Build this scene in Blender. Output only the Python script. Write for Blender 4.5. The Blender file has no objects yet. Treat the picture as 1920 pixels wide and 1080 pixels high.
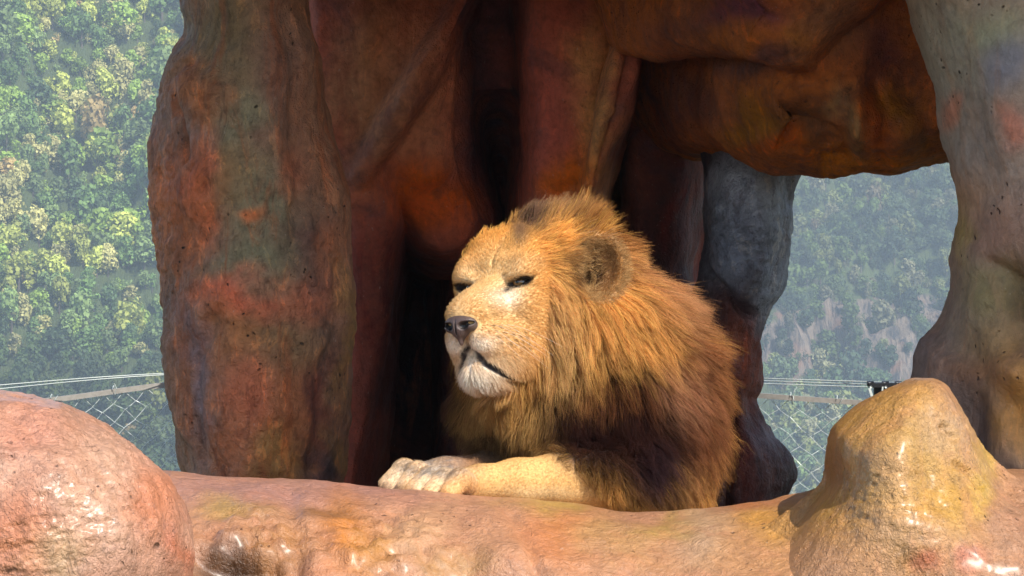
import bpy, math, random
import numpy as np
from mathutils import Vector

# ------------------------------------------------------------------ camera, world, sun, exposure
SC = bpy.context.scene
COL = SC.collection
CZ = 1.6            # eye height above the visitors' ground
FPX = 6800.0        # focal length in pixels of the 1920 px wide photograph

cam_d = bpy.data.cameras.new('camera')
cam_d.sensor_width = 36.0
cam_d.lens = FPX / 1920.0 * 36.0
cam_d.clip_start = 0.1
cam_d.clip_end = 6000.0
cam = bpy.data.objects.new('camera', cam_d)
cam.location = (0, 0, CZ)
cam.rotation_euler = (math.radians(90), 0, 0)
COL.objects.link(cam)
SC.camera = cam

SUN_TO = np.array([0.44, -0.575, 0.73]); SUN_TO /= np.linalg.norm(SUN_TO)
SUN_EL = math.asin(SUN_TO[2])
SUN_AZ = math.atan2(SUN_TO[0], SUN_TO[1])          # clockwise from +Y
world = bpy.data.worlds.new('World'); SC.world = world
world.use_nodes = True
wn = world.node_tree
bg = wn.nodes['Background']
sky = wn.nodes.new('ShaderNodeTexSky')
sky.sky_type = 'NISHITA'; sky.sun_disc = False
sky.sun_elevation = SUN_EL; sky.sun_rotation = SUN_AZ
sky.altitude = 600; sky.air_density = 1.0; sky.dust_density = 1.5; sky.ozone_density = 1.0
wn.links.new(sky.outputs[0], bg.inputs['Color'])
bg.inputs['Strength'].default_value = 0.15

sun_d = bpy.data.lights.new('sun', 'SUN')
sun_d.energy = 4.2
sun_d.angle = math.radians(0.5)
sun_d.color = (1.0, 0.93, 0.82)
sun = bpy.data.objects.new('sun', sun_d)
sun.rotation_euler = Vector(SUN_TO).to_track_quat('Z', 'Y').to_euler()
sun.location = (2, -4, 8)
COL.objects.link(sun)

SC.view_settings.view_transform = 'Standard'
SC.view_settings.look = 'None'
SC.view_settings.gamma = 1.0
SC.view_settings.use_curve_mapping = False
SC.view_settings.exposure = 0.85
SC.render.engine = 'CYCLES'
SC.cycles.use_denoising = True
SC.cycles.max_bounces = 6
SC.cycles.diffuse_bounces = 6
SC.cycles.glossy_bounces = 2
SC.cycles.transmission_bounces = 3
SC.cycles.transparent_max_bounces = 8
SC.cycles.volume_bounces = 0
SC.cycles.sample_clamp_indirect = 4.0
SC.cycles_curves.shape = 'RIBBONS' if hasattr(SC, 'cycles_curves') else 'RIBBONS'

random.seed(7)
RNG = np.random.default_rng(11)

# ------------------------------------------------------------------ helpers
def P(px, py, Y):
    """point of the place that a pixel of the photograph shows at distance Y"""
    px = np.asarray(px, float); py = np.asarray(py, float); Y = np.asarray(Y, float)
    return np.stack(np.broadcast_arrays((px - 960) * Y / FPX, Y, CZ + (540 - py) * Y / FPX), -1)

def to_px(v):
    return 960 + v[:, 0] / v[:, 1] * FPX, 540 - (v[:, 2] - CZ) / v[:, 1] * FPX

def _hash(ix, iy, iz, seed):
    h = (ix * 374761393 + iy * 668265263 + iz * 1274126177 + seed * 974711) & 0xffffffff
    h = ((h ^ (h >> 13)) * 1274126177) & 0xffffffff
    h = ((h ^ (h >> 16)) * 668265263) & 0xffffffff
    h = h ^ (h >> 15)
    return (h & 0xffff) / 32767.5 - 1.0

def vnoise(p, seed=0):
    f = np.floor(p); i = f.astype(np.int64); t = p - f
    t = t * t * t * (t * (t * 6 - 15) + 10)
    r = 0
    for dx in (0, 1):
        wx = t[:, 0] if dx else 1 - t[:, 0]
        for dy in (0, 1):
            wy = t[:, 1] if dy else 1 - t[:, 1]
            for dz in (0, 1):
                wz = t[:, 2] if dz else 1 - t[:, 2]
                r = r + wx * wy * wz * _hash(i[:, 0] + dx, i[:, 1] + dy, i[:, 2] + dz, seed)
    return r

def fbm(p, octv=4, seed=0, gain=0.5):
    a, s, r = 1.0, 0.0, 0
    q = np.array(p, float)
    for o in range(octv):
        r = r + a * vnoise(q, seed + o * 17)
        s += a; a *= gain; q = q * 2.03 + 5.17
    return r / s

def surface_nets(F, ax):
    """closed quad mesh of F = 0 (F < 0 inside) on the grid with axis coordinates ax"""
    s = F < 0
    n = F.shape
    c = [s[dx:n[0]-1+dx, dy:n[1]-1+dy, dz:n[2]-1+dz] for dx in (0, 1) for dy in (0, 1) for dz in (0, 1)]
    allc = c[0].copy(); anyc = c[0].copy()
    for q in c[1:]:
        allc &= q; anyc |= q
    I, J, K = np.nonzero(anyc & ~allc)
    corner = {}
    for dx in (0, 1):
        for dy in (0, 1):
            for dz in (0, 1):
                corner[dx, dy, dz] = F[I+dx, J+dy, K+dz]
    pos = np.zeros((len(I), 3)); cnt = np.zeros(len(I))
    for a0 in corner:
        for a in range(3):
            if a0[a]: continue
            b0 = list(a0); b0[a] = 1; b0 = tuple(b0)
            f0, f1 = corner[a0], corner[b0]
            m = (f0 < 0) != (f1 < 0)
            t = np.where(m, f0 / np.where(m, f0 - f1, 1), 0)
            for q in range(3):
                pos[:, q] += np.where(m, a0[q] + (t if q == a else 0), 0)
            cnt += m
    pos /= cnt[:, None]
    idx = -np.ones((n[0]-1, n[1]-1, n[2]-1), np.int64)
    idx[I, J, K] = np.arange(len(I))
    base = np.stack([I, J, K], 1)
    V = np.empty_like(pos)
    for q in range(3):
        g = pos[:, q]; i0 = base[:, q]
        V[:, q] = ax[q][i0] * (1 - g) + ax[q][i0 + 1] * g
    faces = []
    for a in range(3):
        b, d = (a + 1) % 3, (a + 2) % 3
        sl0 = [slice(None)] * 3; sl1 = [slice(None)] * 3
        sl0[a] = slice(0, n[a] - 1); sl1[a] = slice(1, n[a])
        s0, s1 = s[tuple(sl0)], s[tuple(sl1)]
        E = np.nonzero(s0 != s1)
        E = np.stack(E, 1)
        ok = (E[:, b] > 0) & (E[:, d] > 0) & (E[:, b] < n[b]-1) & (E[:, d] < n[d]-1)
        E = E[ok]
        inside0 = s0[E[:, 0], E[:, 1], E[:, 2]]
        def at(db, dd):
            e = E.copy(); e[:, b] -= db; e[:, d] -= dd
            return idx[e[:, 0], e[:, 1], e[:, 2]]
        q = np.stack([at(1, 1), at(0, 1), at(0, 0), at(1, 0)], 1)
        q[~inside0] = q[~inside0][:, ::-1]
        faces.append(q)
    faces = np.concatenate(faces)
    return V, faces

def smooth_mesh(V, Fq, it=2, lam=0.5):
    e = np.concatenate([Fq[:, [0, 1]], Fq[:, [1, 2]], Fq[:, [2, 3]], Fq[:, [3, 0]]])
    n = len(V)
    cnt = np.bincount(e[:, 0], minlength=n) + np.bincount(e[:, 1], minlength=n)
    cnt = np.maximum(cnt, 1)
    V = V.copy()
    for _ in range(it):
        A = np.stack([np.bincount(e[:, 0], V[e[:, 1], q], n) + np.bincount(e[:, 1], V[e[:, 0], q], n) for q in range(3)], 1)
        V += lam * (A / cnt[:, None] - V)
    return V

def vert_normals(V, Fq):
    fn = np.cross(V[Fq[:, 2]] - V[Fq[:, 0]], V[Fq[:, 3]] - V[Fq[:, 1]])
    n = len(V)
    N = np.stack([sum(np.bincount(Fq[:, c], fn[:, q], n) for c in range(4)) for q in range(3)], 1)
    return N / np.maximum(np.linalg.norm(N, axis=1), 1e-12)[:, None]

def make_mesh(name, V, F, mat=None, col=None, smooth=True, parent=None):
    """one mesh object from arrays; F is (n,3) or (n,4); col per vertex"""
    V = np.asarray(V, np.float32); F = np.asarray(F, np.int32)
    me = bpy.data.meshes.new(name)
    k = F.shape[1]
    me.vertices.add(len(V)); me.vertices.foreach_set('co', V.ravel())
    me.loops.add(F.size); me.loops.foreach_set('vertex_index', F.ravel())
    me.polygons.add(len(F))
    me.polygons.foreach_set('loop_start', np.arange(0, F.size, k, dtype=np.int32))
    me.polygons.foreach_set('loop_total', np.full(len(F), k, np.int32))
    me.update(calc_edges=True)
    me.polygons.foreach_set('use_smooth', np.full(len(F), smooth, bool))
    if col is not None:
        a = me.color_attributes.new('Col', 'FLOAT_COLOR', 'POINT')
        c4 = np.ones((len(V), 4), np.float32); c4[:, :3] = col
        a.data.foreach_set('color', c4.ravel())
    if mat: me.materials.append(mat)
    o = bpy.data.objects.new(name, me)
    COL.objects.link(o)
    if parent: o.parent = parent
    return o

def tag(o, label=None, cat=None, group=None, kind=None):
    if label: o['label'] = label
    if cat: o['category'] = cat
    if group: o['group'] = group
    if kind: o['kind'] = kind
    return o

def empty(name, loc=(0, 0, 0)):
    o = bpy.data.objects.new(name, None); o.location = loc
    o.empty_display_size = 0.1
    COL.objects.link(o); return o

def tubes(paths, r, sides=6, closed=False):
    """tube geometry along several polylines; returns V, F"""
    Vs, Fs, off = [], [], 0
    for k_, path in enumerate(paths):
        p = np.asarray(path, float)
        t = np.gradient(p, axis=0); t /= np.maximum(np.linalg.norm(t, axis=1), 1e-9)[:, None]
        up = np.array([0, 0, 1.0]) if abs(t[:, 2]).mean() < 0.9 else np.array([0, 1.0, 0])
        u = np.cross(t, up); u /= np.maximum(np.linalg.norm(u, axis=1), 1e-9)[:, None]
        w = np.cross(u, t)
        rr = r[k_] if isinstance(r, (list, tuple)) else r
        rr = np.broadcast_to(np.asarray(rr, float), (len(p),))
        an = np.arange(sides) * 2 * math.pi / sides + (math.pi / 4 if sides == 4 else 0)
        ring = p[:, None] + rr[:, None, None] * (np.cos(an)[None, :, None] * u[:, None] + np.sin(an)[None, :, None] * w[:, None])
        Vs.append(ring.reshape(-1, 3))
        n = len(p)
        i = np.arange(n - 1)[:, None] * sides; j = np.arange(sides)[None, :]
        jn = (j + 1) % sides
        f = np.stack([i + j, i + sides + j, i + sides + jn, i + jn], -1).reshape(-1, 4) + off
        caps = []
        if sides == 4:
            caps = [[off + 3, off + 2, off + 1, off], [off + (n-1)*4 + q for q in range(4)]]
        elif sides == 6:
            b = off + (n-1)*6
            caps = [[off+3, off+2, off+1, off], [off+5, off+4, off+3, off], [b, b+1, b+2, b+3], [b, b+3, b+4, b+5]]
        elif sides == 8:
            b = off + (n-1)*8
            caps = [[off+3, off+2, off+1, off], [off+5, off+4, off+3, off], [off+7, off+6, off+5, off], [b, b+1, b+2, b+3], [b, b+3, b+4, b+5], [b, b+5, b+6, b+7]]
        Fs.append(f)
        if caps: Fs.append(np.array(caps))
        off += n * sides
    return np.concatenate(Vs), np.concatenate(Fs)

def box(c, h, rot=None):
    """box vertices/faces; c centre, h half sizes, rot 3x3"""
    s = np.array([[x, y, z] for x in (-1, 1) for y in (-1, 1) for z in (-1, 1)], float) * h
    if rot is not None: s = s @ np.asarray(rot).T
    V = s + c
    F = np.array([[0, 1, 3, 2], [4, 6, 7, 5], [0, 4, 5, 1], [2, 3, 7, 6], [0, 2, 6, 4], [1, 5, 7, 3]])
    return V, F

def joinvf(parts):
    V, F, o = [], [], 0
    for v, f in parts:
        V.append(v); F.append(f + o); o += len(v)
    return np.concatenate(V), np.concatenate(F)

# ------------------------------------------------------------------ node helpers
def newmat(name):
    m = bpy.data.materials.new(name); m.use_nodes = True
    return m, m.node_tree, m.node_tree.nodes, m.node_tree.links, m.node_tree.nodes['Principled BSDF']

def noise(nt, vec, scale, detail=4, rough=0.55, dist=0.0):
    n = nt.nodes.new('ShaderNodeTexNoise')
    n.inputs['Scale'].default_value = scale; n.inputs['Detail'].default_value = detail
    n.inputs['Roughness'].default_value = rough; n.inputs['Distortion'].default_value = dist
    if vec is not None: nt.links.new(vec, n.inputs['Vector'])
    return n.outputs['Fac']

def mapping(nt, scale, rot=(0, 0, 0)):
    tc = nt.nodes.new('ShaderNodeTexCoord'); mp = nt.nodes.new('ShaderNodeMapping')
    mp.inputs['Scale'].default_value = scale; mp.inputs['Rotation'].default_value = rot
    nt.links.new(tc.outputs['Object'], mp.inputs['Vector'])
    return mp.outputs[0]

def ramp(nt, fac, stops):
    r = nt.nodes.new('ShaderNodeValToRGB')
    el = r.color_ramp.elements
    while len(el) < len(stops): el.new(0.5)
    for e, (p, c) in zip(el, stops):
        e.position = p
        e.color = (c, c, c, 1) if not isinstance(c, tuple) else (*c, 1)
    nt.links.new(fac, r.inputs[0])
    return r.outputs[0]

def mixc(nt, a, b, fac, mode='MIX'):
    m = nt.nodes.new('ShaderNodeMix'); m.data_type = 'RGBA'; m.blend_type = mode
    for s, v in ((m.inputs[0], fac), (m.inputs[6], a), (m.inputs[7], b)):
        if isinstance(v, (int, float)): s.default_value = v
        elif isinstance(v, tuple): s.default_value = (*v, 1)
        else: nt.links.new(v, s)
    return m.outputs[2]

def math_(nt, op, a, b=0.0):
    m = nt.nodes.new('ShaderNodeMath'); m.operation = op
    for s, v in ((m.inputs[0], a), (m.inputs[1], b)):
        if isinstance(v, (int, float)): s.default_value = v
        else: nt.links.new(v, s)
    return m.outputs[0]

def bump(nt, h, strength, dist, normal=None):
    b = nt.nodes.new('ShaderNodeBump')
    b.inputs['Strength'].default_value = strength; b.inputs['Distance'].default_value = dist
    nt.links.new(h, b.inputs['Height'])
    if normal is not None: nt.links.new(normal, b.inputs['Normal'])
    return b.outputs[0]

def attr(nt, name='Col'):
    a = nt.nodes.new('ShaderNodeAttribute'); a.attribute_name = name
    return a.outputs['Color'], a.outputs['Fac']

def rock_material(name, rough=(0.32, 0.6), fine=1.0, pits=1.0, streak=0.5, tint=((0.34, 0.12, 0.06), (0.12, 0.09, 0.07)), coat=0.0, flakes=0.0, mottle=0.8):
    """painted cement rock: hand painted colours, streaks, wrinkled varnish, pits"""
    m, nt, N, L, b = newmat(name)
    col, _ = attr(nt)
    v1 = mapping(nt, (1, 1, 1))
    vs = mapping(nt, (1, 1, 0.16), (0, 0.25, 0))
    n_st = noise(nt, vs, 9, 9, 0.68, 0.9)
    n_bl = noise(nt, v1, 3.2, 9, 0.68, 1.0)
    n_fi = noise(nt, v1, 42, 6, 0.65, 0.3)
    c = mixc(nt, col, tint[0], math_(nt, 'MULTIPLY', ramp(nt, n_st, [(0.51, 0.0), (0.60, 1.0)]), streak))
    c = mixc(nt, c, tint[1], math_(nt, 'MULTIPLY', ramp(nt, n_bl, [(0.54, 0.0), (0.62, 1.0)]), streak * 0.9))
    n_sp = noise(nt, mapping(nt, (1, 1, 0.7)), 120, 3, 0.7)
    c = mixc(nt, c, (0.62, 0.5, 0.42), math_(nt, 'MULTIPLY', ramp(nt, n_sp, [(0.66, 0.0), (0.74, 1.0)]), 0.35))
    fm = ramp(nt, n_fi, [(0.28, 0.5), (0.5, 1.0), (0.75, 1.35)])
    c = mixc(nt, c, fm, mottle, 'MULTIPLY')
    # pits
    vo = N.new('ShaderNodeTexVoronoi'); vo.inputs['Scale'].default_value = 34
    vo.inputs['Randomness'].default_value = 1.0
    wob = mixc(nt, v1, noise_vec(nt, v1, 14), 0.06, 'ADD')
    L.new(wob, vo.inputs['Vector'])
    pm = ramp(nt, vo.outputs['Distance'], [(0.05, 1.0), (0.15, 0.0)])
    gate = ramp(nt, noise(nt, v1, 5.5, 2, 0.5), [(0.5, 0.0), (0.6, 1.0)])
    pit = math_(nt, 'MULTIPLY', pm, gate)
    c = mixc(nt, c, (0.03, 0.015, 0.01), math_(nt, 'MULTIPLY', pit, 0.75 * pits))
    if flakes:
        # chips and flakes of a brighter or darker coat of paint, running down the rock
        fl = noise(nt, mapping(nt, (1, 1, 0.35), (0, 0.15, 0)), 21, 10, 0.72, 0.7)
        c = mixc(nt, c, mixc(nt, c, (1.7, 1.5, 1.25), 1.0, 'MULTIPLY'), math_(nt, 'MULTIPLY', ramp(nt, fl, [(0.56, 0.0), (0.60, 1.0)]), flakes))
        c = mixc(nt, c, mixc(nt, c, (0.6, 0.56, 0.58), 1.0, 'MULTIPLY'), math_(nt, 'MULTIPLY', ramp(nt, fl, [(0.40, 1.0), (0.44, 0.0)]), flakes))
    L.new(c, b.inputs['Base Color'])
    rr = ramp(nt, noise(nt, v1, 7, 4, 0.6), [(0.35, rough[0]), (0.65, rough[1])])
    L.new(rr, b.inputs['Roughness'])
    b.inputs['Specular IOR Level'].default_value = 0.5 if rough[0] < 0.5 else 0.3
    if coat: b.inputs['Coat Weight'].default_value = coat; b.inputs['Coat Roughness'].default_value = 0.3
    # relief
    w1 = noise(nt, mapping(nt, (1, 1, 0.55), (0, 0.4, 0)), 26, 5, 0.62, 1.2)
    w2 = noise(nt, v1, 110, 5, 0.65, 0.8)
    nrm = bump(nt, w1, 0.6 * fine, 0.02)
    nrm = bump(nt, w2, 0.7 * fine, 0.007, nrm)
    pinv = math_(nt, 'SUBTRACT', 1.0, pit)
    nrm = bump(nt, pinv, 0.9 * pits, 0.01, nrm)
    L.new(nrm, b.inputs['Normal'])
    return m

def noise_vec(nt, vec, scale):
    n = nt.nodes.new('ShaderNodeTexNoise'); n.inputs['Scale'].default_value = scale
    nt.links.new(vec, n.inputs['Vector'])
    return n.outputs['Color']

def plain(name, col, rough=0.6, metal=0.0, nscale=30, var=0.25, bmp=0.2, bd=0.003):
    m, nt, N, L, b = newmat(name)
    v = mapping(nt, (1, 1, 1))
    n = noise(nt, v, nscale, 4, 0.6)
    c = mixc(nt, tuple(x * (1 - var) for x in col), tuple(min(1, x * (1 + var)) for x in col), n)
    L.new(c, b.inputs['Base Color'])
    b.inputs['Roughness'].default_value = rough; b.inputs['Metallic'].default_value = metal
    L.new(bump(nt, n, bmp, bd), b.inputs['Normal'])
    return m

# ------------------------------------------------------------------ rocks: 2-D helpers
def seg_dist(X, Y, poly, closed):
    d = np.full(X.shape, 1e9)
    pts = list(poly); n = len(pts)
    for i in range(n if closed else n - 1):
        x0, y0 = pts[i]; x1, y1 = pts[(i + 1) % n]
        ex, ey = x1 - x0, y1 - y0
        t = np.clip(((X - x0) * ex + (Y - y0) * ey) / (ex * ex + ey * ey + 1e-9), 0, 1)
        d = np.minimum(d, (X - x0 - t * ex) ** 2 + (Y - y0 - t * ey) ** 2)
    return np.sqrt(d)

def poly_sd(X, Y, poly):
    """signed distance, positive inside"""
    d = seg_dist(X, Y, poly, True)
    ins = np.zeros(X.shape, bool); n = len(poly)
    for i in range(n):
        x0, y0 = poly[i]; x1, y1 = poly[(i + 1) % n]
        if y0 == y1: continue
        c = ((Y < y0) != (Y < y1)) & (X < (x1 - x0) * (Y - y0) / (y1 - y0) + x0)
        ins ^= c
    return np.where(ins, d, -d)

def curve(pts, n=6):
    """Catmull-Rom through points (closed)"""
    p = np.array(pts, float); m = len(p); out = []
    for i in range(m):
        a, b, c, d = p[(i-1) % m], p[i], p[(i+1) % m], p[(i+2) % m]
        for t in np.arange(n) / n:
            out.append(0.5 * ((2*b) + (c-a)*t + (2*a-5*b+4*c-d)*t*t + (-a+3*b-3*c+d)*t**3))
    return [tuple(q) for q in out]

def smin(a, b, k):
    h = np.clip(0.5 + 0.5 * (b - a) / k, 0, 1)
    return b * (1 - h) + a * h - k * h * (1 - h)

def paint(px, py, base, blobs, seed=0, warp=26, P3=None):
    q = np.stack([px / 90, py / 90, np.full_like(px, seed * 3.1)], 1)
    wx = fbm(q, 4, seed + 1) * warp * 1.6; wy = fbm(q + 31.7, 4, seed + 2) * warp * 1.6
    x = px + wx; y = py + wy
    c = np.tile(np.array(base, float), (len(px), 1))
    for (bx, by, rx, ry, col, s) in blobs:
        w = s * np.exp(-(((x - bx) / rx) ** 2 + ((y - by) / ry) ** 2) ** 1.4)
        c = c * (1 - w[:, None]) + np.array(col) * w[:, None]
    return c

def rock(name, field, bounds, step, mat, base, blobs, amp=(0.03, 0.012, 0.004), freq=(2.5, 8, 26), grooves=(), bulges=(), rough_areas=(), seed=0, sm=3, warp=26):
    """a rock solid from a field over (px, py, depth)"""
    x0, x1, y0, y1, d0, d1 = bounds
    xs = np.arange(x0, x1 + step, step); ys = np.arange(y0, y1 + step, step)
    dstep = step * 8.0 / FPX * 3
    ds = np.arange(d0, d1 + dstep, dstep)
    X, Y2 = np.meshgrid(xs, ys, indexing='ij')
    F = field(X, Y2, ds[None, None, :])
    F = F.copy()
    F[0] = F[-1] = 1; F[:, 0] = F[:, -1] = 1; F[:, :, 0] = F[:, :, -1] = 1
    V, Fq = surface_nets(F, (xs, ys, ds))
    W = P(V[:, 0], V[:, 1], V[:, 2])
    W = smooth_mesh(W, Fq, sm)
    # (px,py,depth) -> world flips orientation
    Fq = Fq[:, ::-1]
    N = vert_normals(W, Fq)
    # orientation check
    cen = W.mean(0)
    return finish_rock(name, W, Fq, N, mat, base, blobs, amp, freq, grooves, bulges, rough_areas, seed, warp)

def finish_rock(name, W, Fq, N, mat, base, blobs, amp, freq, grooves, bulges, rough_areas, seed, warp=26):
    vol = np.einsum('ij,ij->i', W[Fq[:, 0]] - W.mean(0), np.cross(W[Fq[:, 1]] - W[Fq[:, 0]], W[Fq[:, 2]] - W[Fq[:, 0]])).sum()
    if vol < 0: Fq = Fq[:, ::-1]; N = -N
    px, py = to_px(W)
    facing = np.clip(-N[:, 1] * 1.5, 0, 1)
    disp = np.zeros(len(W))
    for a, f, i in zip(amp, freq, range(3)):
        disp += a * fbm(W * f, 3, seed + 5 * i)
    rg = np.zeros(len(W))
    for (bx, by, rx, ry, s) in rough_areas:
        rg += s * np.exp(-(((px - bx) / rx) ** 2 + ((py - by) / ry) ** 2) ** 2)
    if len(rough_areas):
        nn = fbm(W * np.array([34, 34, 60]), 4, seed + 77, 0.6)
        disp += rg * (nn * 0.010 - 0.006 * np.clip(-nn, 0, 1))
        disp += rg * 0.012 * (np.abs(fbm(W * 14, 3, seed + 78)) - 0.25)
    for (bx, by, rx, ry, a) in bulges:
        disp += a * facing * np.exp(-(((px - bx) / rx) ** 2 + ((py - by) / ry) ** 2))
    for (pl, w, dpt) in grooves:
        wob = 10 * fbm(np.stack([px / 40, py / 40, py * 0], 1), 3, seed + 9)
        d = seg_dist(px + wob, py + wob * 0.7, pl, False)
        disp -= dpt * facing * np.exp(-(d / w) ** 2)
    W = W + N * disp[:, None]
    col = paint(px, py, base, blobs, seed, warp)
    return make_mesh(name, W, Fq, mat, col)

def S(r, g, b, k=1.0):
    f = lambda c: ((c / 255 + 0.055) / 1.055) ** 2.4 if c > 10 else c / 255 / 12.92
    return (min(f(r) * k, 0.9), min(f(g) * k, 0.9), min(f(b) * k, 0.9))

TERRA = S(178, 118, 92); TERRA_D = S(140, 72, 46); ORANGE = S(196, 98, 38); RUST = S(150, 66, 34)
OCHRE = S(186, 138, 52); MAUVE = S(168, 122, 112); OLIVE = S(120, 104, 60); GREYR = S(150, 144, 146)
PINK = S(204, 134, 106); PURPLE = S(96, 60, 66); BROWN = S(98, 58, 38); DARKR = S(58, 36, 32); YELL = S(200, 152, 48)

M_PILLAR = rock_material('painted_rock_pillar', (0.5, 0.75), 1.5, 1.3, 0.5, (S(176, 92, 48), S(84, 74, 66)), flakes=0.75)
M_DARK = rock_material('painted_rock_cave', (0.6, 0.85), 1.3, 0.6, 0.45, (S(150, 76, 54), S(70, 50, 56)), flakes=0.3)
M_ARCH = rock_material('painted_rock_arch', (0.55, 0.8), 1.5, 0.9, 0.45, (S(176, 96, 50), S(70, 50, 46)), flakes=0.6)
M_GREY = rock_material('painted_rock_grey', (0.5, 0.7), 1.8, 1.0, 0.3, (S(110, 84, 80), S(60, 44, 44)), flakes=0.7)
M_RIGHT = rock_material('painted_rock_right', (0.45, 0.7), 0.8, 1.2, 0.3, (S(176, 128, 96), S(134, 124, 122)), flakes=0.2, mottle=0.6)
M_LEDGE = rock_material('varnished_rock_ledge', (0.32, 0.5), 1.0, 0.8, 0.22, (S(168, 106, 78), S(146, 102, 74)), 0.3, flakes=0.12, mottle=0.45)
M_BOULD = rock_material('varnished_rock_boulder', (0.34, 0.50), 1.45, 1.0, 0.22, (S(176, 116, 84), S(150, 106, 76)), 0.4, flakes=0.12, mottle=0.45)

# ---- left pillar
LP = [(345, -160), (333, 0), (334, 60), (308, 100), (291, 160), (277, 220), (267, 300), (270, 380), (283, 460), (295, 540), (308, 620), (315, 700), (325, 760),
      (334, 830), (338, 900), (335, 1010), (600, 1010), (634, 900), (640, 850), (646, 780), (652, 700), (658, 620), (664, 520), (668, 430), (661, 352), (650, 296), (630, 241),
      (609, 167), (598, 93), (582, 20), (560, -160)]
def blur2(h, r):
    for ax in (0, 1):
        for _ in range(3):
            c = np.cumsum(np.concatenate([np.repeat(h.take([0], ax), r + 1, ax), h, np.repeat(h.take([-1], ax), r, ax)], ax), ax)
            n = h.shape[ax]
            h = (c.take(range(2*r + 1, 2*r + 1 + n), ax) - c.take(range(0, n), ax)) / (2*r + 1)
    return h

def inflate_(X, Y, D, poly, yc, T, R, pw=0.5, n=5):
    """field of a rounded solid with this outline, half thickness T reached R px inside it"""
    pl = curve(poly, n)
    sd = poly_sd(X, Y, pl)
    q = np.clip(sd / R, 0, 1)
    h = T * (1 - (1 - q) ** 2) ** pw
    step = X[1, 0] - X[0, 0]
    hb = blur2(h, max(1, int(R * 0.16 / step)))
    w = np.clip((sd - 6) / (R * 0.4), 0, 1); w = w * w * (3 - 2 * w)
    h = h * (1 - w) + hb * w
    yc = yc if np.isscalar(yc) else yc[..., None]
    return np.abs(D - yc) - h[..., None] + np.maximum(-sd, 0)[..., None] / 850.0

def D8(c, k=0.62, s=0.86):
    g = 0.3 * c[0] + 0.59 * c[1] + 0.11 * c[2]
    return tuple((g + (x - g) * s) * k for x in c)
def warm(c, g=1.04, b=0.9): return (c[0], min(c[1] * g, .9), c[2] * b)
def blobs8(bl, k=0.62, s=0.86): return [(a, b, c, d, warm(D8(e, k, s)), f) for a, b, c, d, e, f in bl]

def f_lp(X, Y, D): return inflate_(X, Y, D, LP, 9.25, 0.33, 200)

o = rock('rock_pillar', f_lp, (240, 700, -170, 1015, 8.85, 9.65), 3.6, M_PILLAR, D8(S(150, 96, 64), 1.38, 0.86),
    blobs8([(350, 60, 60, 90, S(150, 112, 96), .8), (430, 60, 70, 120, S(116, 104, 76), .6), (520, 140, 60, 160, S(120, 84, 78), .8), (600, 300, 60, 200, S(124, 76, 54), .6),
     (360, 160, 40, 50, S(178, 96, 44), .8), (330, 250, 40, 70, S(146, 106, 100), .7), (450, 230, 55, 90, S(124, 116, 94), .85), (350, 330, 50, 60, S(196, 88, 48), .9),
     (300, 400, 26, 120, S(198, 104, 52), .8), (370, 400, 40, 60, S(206, 96, 44), .9), (440, 330, 55, 70, S(150, 96, 44), .7), (500, 380, 70, 90, S(114, 110, 88), .9),
     (480, 385, 22, 18, S(220, 110, 40), .9), (560, 300, 30, 40, S(178, 84, 46), .6), (580, 470, 60, 80, S(88, 58, 58), .8), (480, 500, 80, 60, S(114, 110, 86), .9),
     (450, 550, 60, 40, S(214, 92, 52), .95), (560, 560, 60, 40, S(188, 88, 50), .7), (620, 470, 40, 60, S(176, 92, 50), .7), (360, 620, 40, 90, S(112, 84, 92), .7),
     (370, 760, 24, 120, S(130, 100, 110), .8), (430, 620, 50, 60, S(176, 100, 44), .8), (520, 640, 80, 70, S(124, 98, 62), .7), (470, 740, 60, 70, S(190, 92, 50), .8),
     (560, 760, 50, 90, S(178, 98, 44), .7), (440, 840, 60, 60, S(186, 100, 56), .8), (530, 850, 60, 60, S(150, 108, 44), .8), (640, 640, 20, 120, S(160, 108, 32), .7),
     (605, 760, 26, 110, S(108, 44, 36), .8), (590, 870, 22, 40, S(70, 44, 52), .9), (625, 850, 20, 60, S(168, 112, 44), .8), (350, 860, 30, 60, S(150, 96, 66), .6)], 1.38, 0.86),
    amp=(0.03, 0.014, 0.006), freq=(2.2, 7, 26), seed=3, rough_areas=[(300, 400, 40, 420, 0.5), (450, 560, 90, 80, 0.3), (590, 480, 60, 160, 0.4), (600, 830, 60, 90, 0.3), (540, 90, 70, 90, .4)],
    grooves=[([(345, 110), (310, 140), (330, 220), (335, 300)], 9, 0.016), ([(285, 330), (300, 440)], 8, 0.012), ([(400, 390), (370, 470), (372, 560)], 10, 0.010),
             ([(520, 20), (550, 160), (575, 330), (560, 470)], 18, 0.02), ([(640, 500), (610, 700), (580, 880)], 12, 0.018), ([(400, 600), (370, 700), (378, 860)], 14, 0.014)],
    bulges=[(360, 170, 50, 50, 0.03), (520, 120, 60, 120, 0.03), (450, 560, 90, 60, 0.02)], warp=30)
# rough lumps up the left edge and streaky relief come from the material
tag(o, 'tall rust orange painted rock pillar in shade at left of the cave mouth', 'rock pillar')

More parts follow.
